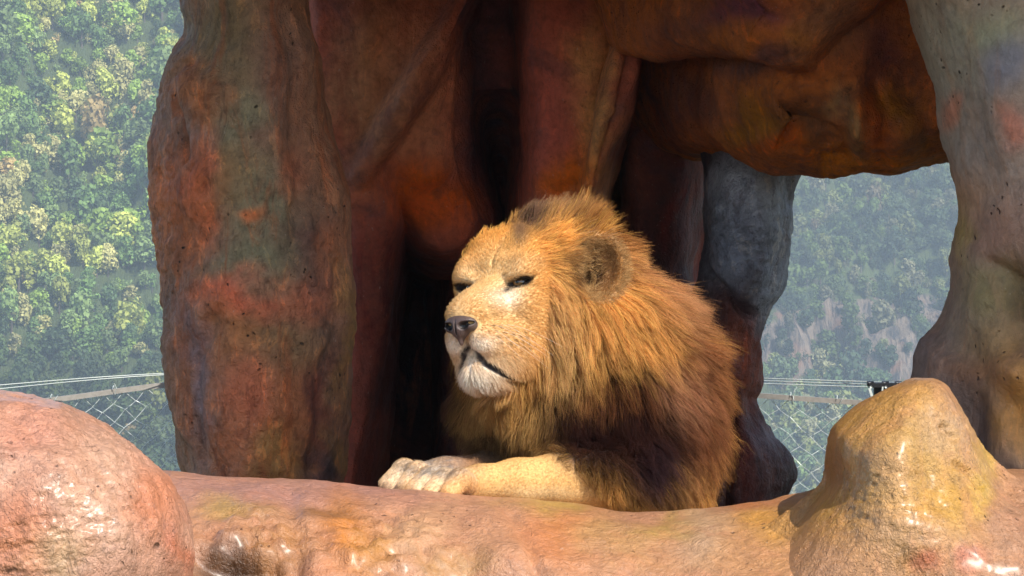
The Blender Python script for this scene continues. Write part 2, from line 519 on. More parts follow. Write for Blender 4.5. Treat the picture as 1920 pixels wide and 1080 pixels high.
# ---- right pillar
RP = [(1660, -160), (1693, 0), (1706, 60), (1722, 120), (1740, 180), (1751, 235), (1762, 290), (1775, 335), (1787, 380), (1783, 430), (1775, 480), (1776, 540), (1762, 585), (1745, 612),
      (1720, 632), (1708, 660), (1703, 700), (1697, 740), (1680, 800), (1660, 900), (1640, 1060), (2500, 1060), (2500, -160)]
def f_rp(X, Y, D):
    f = inflate_(X, Y, D, RP, 8.95, 0.42, 230)
    return f
o = rock('rock_pillar', f_rp, (1600, 2480, -170, 1050, 8.45, 9.45), 4.5, M_RIGHT, D8(S(150, 122, 104), 1.35, .95),
    blobs8([(1800, 100, 120, 120, S(146, 136, 128), .9), (1850, 60, 60, 60, S(140, 138, 112), .5), (1880, 130, 50, 60, S(116, 112, 134), .8), (1760, 200, 40, 120, S(154, 140, 134), .8),
     (1850, 290, 90, 90, S(150, 134, 134), .7), (1770, 210, 20, 30, S(196, 110, 84), .7), (1900, 250, 30, 40, S(190, 104, 80), .7), (1800, 360, 60, 60, S(178, 128, 100), .8),
     (1860, 440, 60, 70, S(150, 106, 90), .8), (1805, 450, 22, 80, S(164, 130, 66), .8), (1790, 530, 26, 70, S(152, 116, 104), .7), (1850, 560, 60, 60, S(136, 118, 72), .8),
     (1900, 570, 40, 80, S(86, 68, 40), .85), (1760, 650, 60, 50, S(128, 102, 96), .9), (1850, 640, 60, 40, S(140, 112, 76), .7),
     (1900, 760, 90, 120, S(176, 116, 44), .9), (1820, 690, 60, 30, S(170, 108, 60), .7), (1800, 780, 50, 120, S(92, 70, 64), .8), (1870, 900, 60, 50, S(104, 76, 66), .8)], 1.4, .95),
    amp=(0.035, 0.012, 0.004), freq=(2, 7, 24), seed=12,
    bulges=[(1910, 570, 50, 80, -0.10), (1880, 700, 90, 40, 0.04), (1890, 250, 60, 120, 0.03), (1800, 800, 60, 160, -0.06)],
    grooves=[([(1860, 500), (1890, 540), (1925, 600)], 14, 0.03), ([(1730, 620), (1790, 640), (1900, 760), (1960, 900)], 30, 0.03)], warp=24)
tag(o, 'broad mauve and ochre painted rock pillar at the far right edge', 'rock pillar')

# ---- inner pillar behind the lion, its grey window side painted paler to carry back light
IP = [(1318, 40), (1400, 40), (1520, 60), (1512, 290), (1500, 322), (1483, 372), (1484, 420), (1478, 480), (1468, 540), (1440, 585), (1425, 640), (1422, 720), (1410, 752), (1425, 785), (1450, 820), (1480, 855), (1491, 885), (1487, 915), (1470, 960), (1450, 1060),
      (1200, 1060), (1210, 800), (1262, 640), (1318, 500), (1320, 300)]
def f_ip(X, Y, D):
    return inflate_(X, Y, D, IP, 10.12, 0.26, 120)
o = rock('rock_pillar', f_ip, (1180, 1540, 20, 1060, 9.8, 10.45), 3.4, M_GREY, S(66, 34, 26),
    [(1405, 400, 96, 140, S(182, 182, 190), 1.0), (1465, 325, 40, 40, S(118, 96, 100), .7), (1430, 520, 50, 100, S(176, 176, 186), .95), (1375, 450, 55, 70, S(128, 130, 142), .8),
     (1470, 440, 20, 100, S(150, 146, 150), .7), (1350, 610, 60, 60, S(70, 34, 28), 1.0), (1380, 690, 50, 90, S(160, 70, 34), .9), (1330, 760, 50, 100, S(150, 80, 40), .85), (1400, 870, 60, 90, S(130, 52, 34), .9),
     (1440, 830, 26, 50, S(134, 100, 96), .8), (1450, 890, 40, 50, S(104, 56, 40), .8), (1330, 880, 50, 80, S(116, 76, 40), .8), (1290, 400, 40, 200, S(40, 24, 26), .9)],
    amp=(0.02, 0.012, 0.006), freq=(3, 9, 26), seed=22,
    grooves=[([(1322, 300), (1322, 500), (1400, 590)], 10, 0.04), ([(1370, 760), (1366, 950)], 8, 0.05), ([(1395, 300), (1400, 400)], 8, 0.01)],
    bulges=[(1395, 400, 60, 120, 0.06), (1320, 860, 34, 120, 0.05)], rough_areas=[(1400, 430, 75, 130, 0.9)], warp=18)
tag(o, 'inner rock pillar with pale grey patch beside the window opening behind the lion', 'rock pillar')

# ---- arch over the window, with the ridge that comes forward
AR = [(1150, -190), (1150, 160), (1200, 250), (1290, 290), (1345, 298), (1400, 306), (1450, 318), (1500, 322), (1560, 323), (1620, 320), (1655, 324), (1682, 327), (1720, 309), (1760, 294), (1830, 292), (1960, 300), (2060, 200), (2060, -190)]
AF = [(1100, -190), (1130, 60), (1200, 112), (1300, 108), (1385, 112), (1440, 128), (1500, 140), (1523, 132), (1545, 104), (1590, 62), (1640, 30), (1700, -10), (1760, -60), (1800, -190)]
def f_ar(X, Y, D):
    f = inflate_(X, Y, D, AR, 9.75 + 0.9 * np.clip((1450 - X) / 270, 0, 1), 0.42, 95)
    g = inflate_(X, Y, D, AF, 9.35 + 0.6 * np.clip((1400 - X) / 300, 0, 1), 0.26, 100)
    return smin(f, g, 0.018)
o = rock('rock_arch', f_ar, (1090, 2080, -200, 345, 8.9, 11.2), 4.0, M_ARCH, D8(S(166, 96, 58), 1.3, 1.2),
    blobs8([(1390, 30, 90, 50, S(88, 52, 72), .9), (1560, 40, 70, 60, S(128, 92, 76), .8), (1350, 90, 100, 30, S(158, 96, 60), .8), (1500, 100, 40, 40, S(160, 108, 74), .8),
     (1260, 60, 70, 60, S(96, 58, 54), .7), (1420, 120, 100, 26, S(72, 50, 56), .8), (1500, 240, 80, 60, S(72, 48, 34), .85), (1400, 230, 40, 60, S(128, 88, 40), .7),
     (1590, 220, 22, 60, S(140, 112, 86), .8), (1640, 230, 26, 80, S(138, 66, 34), .8), (1700, 210, 40, 60, S(124, 84, 36), .7), (1650, 290, 100, 20, S(176, 104, 52), .8),
     (1560, 300, 60, 18, S(170, 104, 58), .8), (1660, 90, 60, 60, S(84, 46, 50), .8), (1450, 290, 60, 16, S(150, 76, 44), .8), (1280, 200, 70, 60, S(72, 44, 46), .8)], 1.45, 1.3),
    amp=(0.04, 0.02, 0.007), freq=(2.4, 7, 22), seed=31,
    grooves=[([(1590, 150), (1594, 200), (1585, 290)], 12, 0.03), ([(1640, 150), (1660, 220), (1655, 290)], 16, 0.03), ([(1720, 180), (1740, 260)], 12, 0.02)],
    bulges=[(1480, 245, 75, 50, -0.12), (1700, 150, 50, 60, -0.08), (1600, 215, 20, 60, 0.05), (1400, 40, 90, 45, -0.08)],
    rough_areas=[(1450, 130, 120, 40, 0.8), (1520, 220, 90, 70, 0.6), (1600, 280, 140, 30, 0.7)], warp=22)
tag(o, 'rock arch spanning above the window opening with a curved ridge', 'rock arch')

# ---- cave back wall made of hanging folds
def lobe(X, Y, pts, yc):
    """pts: (px, py, radius px, bulge m): union of soft lumps along a line -> front depth"""
    best = np.full(X.shape, 99.0)
    for (a, b) in zip(pts[:-1], pts[1:]):
        ex, ey = b[0]-a[0], b[1]-a[1]
        t = np.clip(((X-a[0])*ex + (Y-a[1])*ey) / (ex*ex+ey*ey), 0, 1)
        d = np.hypot(X-a[0]-t*ex, Y-a[1]-t*ey)
        r = a[2] + t*(b[2]-a[2]); h = a[3] + t*(b[3]-a[3])
        q = d / r
        fr = yc - h * np.clip(1 - q**4.5, 0, 1) ** 0.6 + 3 * np.clip(q - 1, 0, 9)
        best = np.minimum(best, fr)
    return best
def f_wall(X, Y, D):
    base = 10.38 + 0.0 * X + 1.3 * np.clip((Y - 180) / 260, 0, 1)
    L = [lobe(X, Y, [(740, -260, 200, .55), (750, 60, 178, .55), (785, 270, 132, .5), (835, 410, 92, .42)], 10.6),
         lobe(X, Y, [(640, -200, 120, .4), (650, 150, 100, .4), (700, 420, 60, .35), (690, 620, 42, .3), (640, 950, 50, .3)], 10.45),
         lobe(X, Y, [(1110, -260, 190, .6), (1075, 60, 142, .62), (1050, 300, 92, .6), (1055, 500, 80, .5)], 10.5),
         lobe(X, Y, [(1260, -260, 150, .45), (1250, 100, 90, .4), (1230, 500, 60, .3), (1260, 900, 70, .3)], 10.7),
         lobe(X, Y, [(930, -160, 60, .50), (850, 40, 52, .60), (760, 190, 48, .64), (680, 330, 36, .50)], 10.55),
         lobe(X, Y, [(1230, -120, 40, .70), (1185, 60, 38, .74), (1150, 200, 40, .74), (1095, 390, 34, .66)], 10.5),
         lobe(X, Y, [(900, 520, 70, .1), (900, 900, 80, .1)], 11.1)]
    d = base
    for l in L: d = smin(d, l, 0.06)
    f = np.maximum(d[..., None] - D, D - np.where(Y < 230, np.interp(X, [560, 760, 900], [10.6, 10.9, 12.4]), 12.4)[..., None])
    lim = np.interp(Y, [-300, 250, 400, 700, 1100], [1500, 1480, 1420, 1390, 1380])
    f = np.maximum(f, (X - lim)[..., None] / 600)
    return np.maximum(np.maximum(f, (560 - X)[..., None] / 600), (-100 - Y)[..., None] / 600)
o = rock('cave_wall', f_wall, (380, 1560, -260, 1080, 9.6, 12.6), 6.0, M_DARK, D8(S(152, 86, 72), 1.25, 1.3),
    blobs8([(760, 200, 120, 180, S(164, 112, 92), .85), (680, 150, 60, 160, S(150, 110, 92), .7), (810, 370, 100, 60, S(176, 84, 46), .9), (1010, 180, 70, 200, S(150, 82, 74), .8),
     (1120, 220, 50, 200, S(186, 136, 100), .8), (1070, 330, 60, 60, S(176, 94, 54), .85), (700, 560, 60, 160, S(100, 38, 32), .9), (760, 700, 80, 280, S(20, 10, 14), .9), (900, 750, 200, 200, S(24, 12, 14), .8), (920, 250, 28, 190, S(40, 28, 42), .8),  # near-black blobs put the deep shade of lower cave and slot into the colour
     (1250, 480, 110, 330, S(40, 20, 20), .95), (1260, 330, 16, 120, S(96, 36, 30), .6), (930, 50, 40, 80, S(84, 58, 66), .7)], 1.4, 1.3),  # wide dark blob paints the gloom left of the inner pillar
    amp=(0.05, 0.02, 0.006), freq=(1.8, 5, 18), seed=41,
    grooves=[([(910, 60), (885, 170), (884, 260), (915, 400)], 16, 0.08), ([(850, 150), (840, 190), (815, 250)], 6, 0.02), ([(1190, 40), (1170, 160), (1130, 330)], 10, 0.05)], warp=26)
tag(o, 'dark maroon cave wall of hanging rock folds behind the lion', 'rock wall')

# ---- grid solids in world coordinates (metres; z relative to the eye)
def world_rock(name, field, bounds, step, mat, base, blobs, **kw):
    x0, x1, y0, y1, z0, z1 = bounds
    xs = np.arange(x0, x1 + step, step); ys = np.arange(y0, y1 + step * 1.5, step * 1.5); zs = np.arange(z0, z1 + step, step)
    X, Y, Z = np.meshgrid(xs, ys, zs, indexing='ij', sparse=True)
    F = np.array(np.broadcast_to(field(X, Y, Z), (len(xs), len(ys), len(zs))))
    F[0] = F[-1] = 1; F[:, 0] = F[:, -1] = 1; F[:, :, 0] = F[:, :, -1] = 1
    V, Fq = surface_nets(F, (xs, ys, zs))
    V[:, 2] += CZ
    V = smooth_mesh(V, Fq, 3)
    N = vert_normals(V, Fq)
    d = dict(amp=(0.02, 0.01, 0.004), freq=(2, 7, 22), grooves=(), bulges=(), rough_areas=(), seed=5, warp=26); d.update(kw)
    return finish_rock(name, V, Fq, N, mat, base, blobs, **d)

def smax(a, b, k): return -smin(-a, -b, k)

# roof slab: shades the pillars and the cave, its front edge lets the sun reach the lion and the ledge
def roof_edge(X):
    e = np.interp(X, [-3, -1.6, -0.9, -0.3, 0.3, 0.8, 1.25, 1.5, 1.9, 3.2], [7.5, 7.55, 7.6, 7.47, 7.48, 7.6, 7.52, 7.02, 6.72, 6.6])
    return e + 0.05 * np.sin(X * 5.1) + 0.03 * np.sin(X * 11 + 1)
def f_roof(X, Y, Z):
    e = roof_edge(X)
    bot = np.interp(Y, [6.5, 7.6, 8.4, 9.5, 12], [1.20, 1.12, 0.86, 0.86, 0.9]) + 0.05 * np.sin(X * 3 + Y * 2)
    top = np.interp(Y, [8.6, 9.6], [1.62, 1.30]) + 0.08 * np.sin(X * 2.3) + 0.05 * np.sin(Y * 3)
    f = smax(bot - Z, Z - top, 0.15)
    f = smax(f, e - Y, 0.15)
    f = smax(f, Y - np.interp(X, [-1.3, -0.8, -0.5, -0.1, 0.3, 0.7, 3], [9.3, 9.6, 10.25, 10.6, 10.8, 10.0, 10.0]), 0.2)
    return smax(f, np.abs(X - 0.65) - 2.65, 0.3)
o = world_rock('cave_roof', f_roof, (-2.2, 3.6, 6.2, 11.7, 0.7, 2.0), 0.045, M_ARCH, S(140, 88, 62), [], seed=51)
tag(o, 'overhanging rock roof above the cave mouth', 'rock roof')

SHARED = blobs8([(1690, 900, 170, 200, S(216, 154, 66), .97), (1600, 800, 60, 50, S(204, 146, 62), .9), (1700, 740, 80, 24, S(210, 150, 72), .9), (1750, 800, 60, 60, S(204, 160, 120), .8), (1840, 880, 24, 120, S(208, 160, 58), .9), (1780, 930, 30, 90, S(204, 150, 60), .8),
     (1560, 880, 20, 60, S(150, 100, 40), .9), (1660, 900, 60, 80, S(206, 158, 112), .6), (1580, 960, 60, 40, S(204, 148, 60), .8), (1700, 1020, 80, 50, S(206, 156, 120), .6), (1820, 1050, 30, 20, S(210, 120, 90), .9),  # brown strip paints the shaded left side of the right boulder
     (1900, 1010, 60, 50, S(188, 136, 110), .8), (1500, 1040, 80, 60, S(200, 146, 110), .8), (1720, 850, 30, 80, S(200, 150, 64), .6), (1740, 1075, 40, 20, S(196, 90, 60), .7),
    (560, 912, 460, 34, S(182, 128, 120), .95), (900, 940, 200, 40, S(190, 130, 112), .7), (430, 950, 70, 30, S(180, 140, 80), .8), (445, 1058, 95, 34, S(74, 44, 18), .97), (520, 1030, 50, 40, S(176, 118, 70), .8),  # dark brown blob paints shade into the hollow at lower left
     (640, 1000, 50, 70, S(206, 122, 44), .9), (700, 1030, 60, 50, S(190, 128, 60), .8), (610, 960, 60, 18, S(130, 84, 40), .8), (800, 1010, 60, 60, S(206, 156, 120), .7),  # thin brown strip paints the shade under the ledge's lip
     (930, 1000, 80, 80, S(196, 138, 110), .8), (860, 1060, 60, 40, S(176, 134, 74), .7), (1050, 1000, 70, 60, S(206, 124, 70), .8), (1150, 1010, 80, 40, S(196, 146, 96), .8), (1040, 950, 80, 18, S(186, 150, 66), .7),
     (1250, 985, 70, 20, S(180, 140, 74), .8), (1200, 1050, 90, 30, S(190, 136, 96), .7), (1320, 1010, 60, 50, S(196, 156, 130), .8), (1450, 990, 90, 40, S(200, 140, 60), .85), (1400, 950, 70, 18, S(190, 110, 60), .8), (1400, 1050, 100, 40, S(196, 140, 96), .7)], 0.68, 0.97)
# ledge
LX = [-260, 0, 300, 400, 500, 620, 720, 820, 900, 1000, 1080, 1160, 1230, 1300, 1380, 1450, 1520, 1580, 1700, 2000, 2200]
LY = [880, 880, 886, 895, 901, 907, 915, 922, 930, 935, 941, 958, 961, 957, 950, 940, 925, 900, 880, 880, 880]
CR = 7.72
def f_ledge(X, Y, Z):
    px = 960 + X / CR * FPX
    zc = (540 - np.interp(px, LX, LY)) * CR / FPX
    top = zc - np.where(Y < CR, 0.10 * ((CR - Y) / 0.4) ** 1.6 * (Y < CR), 0.10 * np.clip((Y - CR) / 0.35, 0, 1) ** 1.5)
    wob = 0.05 * np.sin(px / 150 + 1) + 0.03 * np.sin(px / 61)
    f = smax(Z - top, (7.22 + wob) - Y, 0.13)
    f = smax(f, Y - 8.25, 0.1)
    return f * 0.8
_oldpaint = paint
o = world_rock('rock_ledge', f_ledge, (-1.45, 1.6, 6.95, 8.4, -1.2, -0.2), 0.0125, M_LEDGE, D8(S(192, 136, 98), 0.66, 0.95),
    SHARED,
    amp=(0.012, 0.008, 0.003), freq=(2.6, 8, 24), seed=61,
    grooves=[([(548, 930), (552, 1000), (556, 1090)], 14, 0.03), ([(600, 950), (680, 968), (760, 962)], 8, 0.022), ([(880, 905), (940, 950), (985, 1000), (1015, 1090)], 10, 0.022), ([(360, 1030), (420, 1042), (520, 1050)], 14, 0.03), ([(860, 975), (890, 1040), (880, 1090)], 12, 0.012)],
    bulges=[(450, 980, 80, 35, 0.02), (440, 1062, 90, 26, -0.05), (950, 1010, 60, 80, 0.03), (800, 1000, 50, 40, 0.02), (1330, 1010, 50, 35, 0.03), (1200, 1010, 60, 40, 0.015), (660, 1010, 60, 50, -0.02)],
    rough_areas=[(470, 1020, 110, 60, 2.2), (720, 1028, 140, 62, 2.6), (1340, 1010, 40, 26, .8), (1060, 1040, 60, 40, .7)])
tag(o, 'low glossy terracotta rock ledge that the lion rests its paws on', 'rock ledge')

# left boulder
LB = [(-330, 800), (-180, 738), (-60, 728), (0, 731), (60, 737), (120, 750), (180, 785), (240, 832), (300, 888), (332, 935), (350, 980), (358, 1040), (350, 1100), (335, 1200), (300, 1400), (-330, 1400)]
def f_lb(X, Y, D): return inflate_(X, Y, D, LB, 6.95, 0.42, 260)
o = rock('boulder', f_lb, (-330, 380, 700, 1390, 6.45, 7.45), 3.2, M_BOULD, D8(S(196, 138, 106), 0.86, 0.82),
    blobs8([(60, 770, 200, 40, S(196, 134, 110), .9), (60, 800, 60, 50, S(206, 128, 104), .8), (180, 930, 90, 110, S(206, 150, 124), .8), (290, 950, 60, 60, S(206, 112, 66), .85), (40, 1000, 60, 90, S(198, 104, 48), .8),
     (330, 1040, 30, 50, S(190, 90, 46), .8), (110, 1040, 60, 50, S(196, 156, 110), .6), (0, 880, 60, 60, S(196, 140, 116), .7)], 0.86, 0.82),
    amp=(0.02, 0.010, 0.004), freq=(2.6, 8, 26), seed=71, grooves=[([(-20, 850), (22, 858)], 5, 0.012), ([(120, 840), (150, 830), (175, 838)], 5, 0.010), ([(20, 780), (60, 800), (70, 830)], 8, 0.008)],
    bulges=[(150, 900, 110, 80, 0.02), (240, 980, 60, 80, 0.02)], rough_areas=[(180, 920, 130, 110, 0.75), (60, 1040, 100, 60, 0.6)])
tag(o, 'large glossy pink terracotta boulder in the bottom left corner', 'boulder')

# right boulder
RB = [(1440, 1400), (1455, 1120), (1480, 1020), (1510, 965), (1540, 925), (1552, 895), (1549, 850), (1560, 802), (1600, 768), (1640, 742), (1690, 716), (1720, 708), (1752, 709), (1780, 724), (1803, 765), (1822, 805), (1842, 850),
      (1862, 895), (1895, 945), (1940, 975), (2010, 1000), (2120, 1020), (2300, 1100), (2300, 1400)]
def f_rb(X, Y, D):
    f = inflate_(X, Y, D, RB, 7.5, 0.30, 190)
    wx = (X[..., None] - 960) * D / FPX; wz = (540 - Y[..., None]) * D / FPX
    g = f_ledge(wx, D + 0 * wx, wz) - 0.003 + 0.03 * np.clip((1530 - X[..., None]) / 145, 0, 1)
    f = smin(f, g, 0.14)
    return smax(f, (1385 - X[..., None]) / 850 + 0 * D, 0.02)
o = rock('boulder', f_rb, (1350, 2290, 690, 1330, 6.95, 7.9), 3.4, M_BOULD, D8(S(192, 136, 98), 0.66, 0.95), SHARED,
    amp=(0.012, 0.008, 0.003), freq=(2.6, 8, 24), seed=61, grooves=[([(1770, 800), (1785, 822), (1792, 826)], 5, 0.014), ([(1790, 870), (1815, 885), (1835, 910)], 5, 0.010)],
    bulges=[(1660, 900, 50, 90, 0.02), (1740, 880, 30, 90, -0.012), (1720, 1000, 70, 50, 0.02)], rough_areas=[(1680, 950, 110, 100, 0.45), (1790, 800, 50, 60, 0.4)])
tag(o, 'glossy ochre peaked boulder at lower right in front of the pillar', 'boulder')

# cave floor and outer flanks, so that the place goes on beyond the frame
def f_floor(X, Y, Z):
    f = smax(Z - (-0.52 - 0.075 * (Y - 8.2) + 0.01 * np.sin(X * 4) * np.sin(Y * 3)), 8.1 - Y, 0.05)
    f = smax(f, Y - 10.9, 0.1)
    return smax(f, np.abs(X - 0.3) - (1.2 + 0 * Y), 0.1)
o = world_rock('cave_floor', f_floor, (-1.1, 1.7, 8.0, 11.1, -1.0, -0.35), 0.04, M_DARK, S(110, 70, 50), [], seed=91)
tag(o, kind='structure')

# ------------------------------------------------------------------ terrain: one sheet of ground, valley and mountain
def th(X, Y):
    """ground height, metres above the visitors' ground"""
    X = np.asarray(X, float); Y = np.asarray(Y, float)
    shp = np.broadcast(X, Y).shape
    Xf = np.broadcast_to(X, shp).ravel(); Yf = np.broadcast_to(Y, shp).ravel()
    foot = 850 + 350 / (1 + np.exp(-(Xf - 20) / 16.0))          # the right hand slope stands farther off
    n1 = fbm(np.stack([Xf / 90, Yf / 90, Xf * 0], 1), 4, 201)
    n2 = fbm(np.stack([Xf / 26, Yf / 60, Xf * 0], 1), 4, 202)
    n3 = fbm(np.stack([Xf / 9, Yf / 30, Xf * 0 + 3], 1), 3, 203)
    t = Yf - foot + 40 * n1 + 34 * n2
    right = 1 / (1 + np.exp(-(Xf - 30) / 14.0))
    h = t * 0.78
    # cliff band on the right slope between z about -26 and -3
    cl = right * np.clip(1 - np.abs(h + 16 + 8 * n1) / 17, 0, 1)
    h = h + cl * (8 + 13 * np.clip(n3, -1, 1))
    h = np.maximum(h, -150 - 8 * n1)
    h = 235 - np.log1p(np.exp(np.clip((235 - h) / 30, -30, 60))) * 30
    near = -150 + 150 / (1 + np.exp((Yf - 95) / 16))
    near = near + np.where(Yf < 14, 0, 0)
    w = np.clip((Yf - 300) / 200, 0, 1)
    hh = near * (1 - w) + np.maximum(h, -150) * w
    hh = np.where(Yf < 22, -0.4 * np.clip((Yf - 14) / 8, 0, 1), np.where(Yf < 45, (hh * np.clip((Yf - 22) / 23, 0, 1) - 0.4 * (1 - np.clip((Yf - 22) / 23, 0, 1))), hh))
    return hh.reshape(shp), cl.reshape(shp)

gx = np.concatenate([np.linspace(-640, -216, 20)[:-1], np.arange(-216, 320, 3.0), np.linspace(320, 640, 16)])
gy = np.concatenate([np.arange(-40, 30, 3.0), np.linspace(30, 640, 50)[:-1], np.arange(640, 1420, 3.2), np.linspace(1420, 1680, 14)])
GX, GY = np.meshgrid(gx, gy, indexing='ij')
GH, GC = th(GX, GY)
nx, ny = GX.shape
V = np.stack([GX.ravel(), GY.ravel(), GH.ravel()], 1)
i = np.arange(nx - 1)[:, None] * ny + np.arange(ny - 1)[None]
Fq = np.stack([i, i + ny, i + ny + 1, i + 1], -1).reshape(-1, 4)

m_ter, nt, N, L, b = newmat('hillside_ground')
geo = N.new('ShaderNodeNewGeometry')
sep = N.new('ShaderNodeSeparateXYZ'); L.new(geo.outputs['True Normal'], sep.inputs[0])
v = mapping(nt, (0.02, 0.02, 0.02)); vs = mapping(nt, (0.16, 0.05, 0.02))
rockc = mixc(nt, S(146, 128, 112), S(56, 54, 56), ramp(nt, noise(nt, vs, 3, 5, 0.65, 0.4), [(0.4, 0.0), (0.6, 1.0)]))
rockc = mixc(nt, rockc, S(140, 102, 82), ramp(nt, noise(nt, v, 6, 4), [(0.52, 0.0), (0.66, 0.8)]))
veg = mixc(nt, (0.05, 0.08, 0.02), (0.11, 0.15, 0.04), noise(nt, v, 20, 4))
_, clf = attr(nt)
fac = math_(nt, 'ADD', clf, math_(nt, 'MULTIPLY', math_(nt, 'SUBTRACT', noise(nt, v, 9, 4), 0.5), 1.2))
c = mixc(nt, veg, rockc, ramp(nt, fac, [(0.28, 0.0), (0.42, 1.0)]))
L.new(c, b.inputs['Base Color']); b.inputs['Roughness'].default_value = 0.9
L.new(bump(nt, noise(nt, vs, 6, 6, 0.7), 1.0, 4.0), b.inputs['Normal'])
o = make_mesh('ground', V, Fq, m_ter, np.repeat(GC.reshape(-1, 1), 3, 1))
tag(o, kind='structure')

# ------------------------------------------------------------------ forest (reads as one mass)
def tree_template(rng, nl=12, nq=500):
    """crown of leafy clumps in a unit-ish size (radius 1, height about 1.7) and a trunk"""
    cs = []
    for k in range(nl):
        a = rng.uniform(0, 2*math.pi); r = rng.uniform(0.15, 0.62); z = rng.uniform(0.5, 1.45)
        cs.append((r*math.cos(a)*(1.35 - z*0.5), r*math.sin(a)*(1.35 - z*0.5), z, rng.uniform(0.28, 0.46)))
    cs.append((0, 0, 1.35, 0.42))
    cs = np.array(cs)
    k = rng.integers(0, len(cs), nq)
    d = rng.normal(size=(nq, 3)); d[:, 2] += 0.35; d /= np.linalg.norm(d, axis=1)[:, None]
    c = cs[k, :3] + d * cs[k, 3:4] * rng.uniform(0.75, 1.08, (nq, 1))
    n = d + rng.normal(size=(nq, 3)) * 0.45; n /= np.linalg.norm(n, axis=1)[:, None]
    t = np.cross(n, rng.normal(size=(nq, 3))); t /= np.linalg.norm(t, axis=1)[:, None]
    u = np.cross(n, t); s = rng.uniform(0.06, 0.14, (nq, 1))
    q = np.stack([c - t*s, c - u*s*0.8, c + t*s*1.1, c + u*s*0.9], 1).reshape(-1, 3)
    f = np.arange(nq*4).reshape(-1, 4)
    bright = rng.uniform(0.8, 1.2, nq).repeat(4)
    tv, tf = tubes([[(0, 0, -0.6), (0.03, 0, 0.3), (0, 0.02, 1.0)]], np.array([0.07, 0.055, 0.03]), 4)
    Vt, Ft = joinvf([(q, f), (tv, tf)])
    return Vt, Ft, np.concatenate([bright, np.full(len(tv), -1.0)])

rng = np.random.default_rng(5)
m_leaf, nt, N, L, b = newmat('forest_leaves')
c, _ = attr(nt)
spc = N.new('ShaderNodeSeparateColor'); L.new(c, spc.inputs[0])
ti = N.new('ShaderNodeAttribute'); ti.attribute_name = 'tint'; ti.attribute_type = 'INSTANCER'
cb = N.new('ShaderNodeCombineColor')
for q_ in range(3): L.new(spc.outputs[0], cb.inputs[q_])
c = mixc(nt, mixc(nt, ti.outputs['Color'], cb.outputs[0], 1.0, 'MULTIPLY'), (0.12, 0.10, 0.08), spc.outputs[1])
L.new(c, b.inputs['Base Color']); b.inputs['Roughness'].default_value = 0.75
tr = N.new('ShaderNodeBsdfTranslucent'); L.new(c, tr.inputs['Color'])
mx = N.new('ShaderNodeMixShader'); mx.inputs[0].default_value = 0.3
L.new(b.outputs[0], mx.inputs[1]); L.new(tr.outputs[0], mx.inputs[2])
L.new(mx.outputs[0], N['Material Output'].inputs['Surface'])

kinds = bpy.data.collections.new('tree_kinds')          # not linked to the scene: only the forest's nodes use it
def kind(T, k):
    Vt, Ft, br = T
    me = bpy.data.meshes.new('tree_kind_%02d' % k)
    me.from_pydata([tuple(v) for v in Vt], [], [tuple(f) for f in Ft]); me.materials.append(m_leaf)
    a = me.color_attributes.new('Col', 'FLOAT_COLOR', 'POINT')
    c4 = np.ones((len(Vt), 4), np.float32); c4[:, 0] = np.abs(br); c4[:, 1] = br < 0; c4[:, 2] = 0
    a.data.foreach_set('color', c4.ravel())
    kinds.objects.link(bpy.data.objects.new(me.name, me))
for k in range(7): kind(tree_template(rng), k)
for k in range(5): kind(tree_template(rng, 5, 130), 7 + k)

spots = []
for (xr, yr, sp) in (((-185, 25), (620, 1030), 3.9), ((5, 290), (930, 1430), 4.4)):
    X = np.arange(*xr, sp); Y = np.arange(*yr, sp * 1.05)
    X, Y = np.meshgrid(X, Y); X = X + rng.uniform(-.45, .45, X.shape)*sp; Y = Y + rng.uniform(-.45, .45, X.shape)*sp
    X, Y = X.ravel(), Y.ravel(); H, C = th(X, Y)
    px = 960 + X/Y*FPX; py = 540 - (H - CZ)/Y*FPX
    ok = (np.abs(px - 960) < 1650) & (py > -330) & (py < 1150) & (((X < 20) & (Y < 1030)) | ((X >= 20) & (Y > 930)) | (xr[0] < 0))
    ok &= ~((C > 0.34) & (rng.uniform(size=len(C)) < 0.55))
    spots.append(np.stack([X, Y, H, px, py], 1)[ok])
spots = np.concatenate(spots); nb = len(spots)
ex = spots[rng.choice(nb, int(nb * 1.2))].copy()
ex[:, :2] += rng.uniform(-4, 4, (len(ex), 2)); ex[:, 2] = th(ex[:, 0], ex[:, 1])[0]
patch = fbm(np.stack([spots[:, 0] / 14, spots[:, 1] / 16, spots[:, 0] * 0], 1), 3, 301)
spots = np.concatenate([spots, ex])
patch = np.concatenate([patch, fbm(np.stack([ex[:, 0] / 14, ex[:, 1] / 16, ex[:, 0] * 0], 1), 3, 301)])
n = len(spots); small = np.arange(n) >= nb
x, y, h, p, q = spots.T
cols = np.array([(0.11, 0.17, 0.035), (0.19, 0.22, 0.06), (0.055, 0.10, 0.03), (0.035, 0.065, 0.028), (0.20, 0.20, 0.10), (0.085, 0.13, 0.05), (0.22, 0.17, 0.08)])
rad = rng.choice([2.4, 3.0, 3.6, 4.3, 5.4], n, p=[.2, .3, .28, .16, .06]) * rng.uniform(.85, 1.15, n) * np.where((x > 0) & (q > 740), 1.15, 1)
rad[small] = rng.uniform(1.2, 2.3, small.sum())
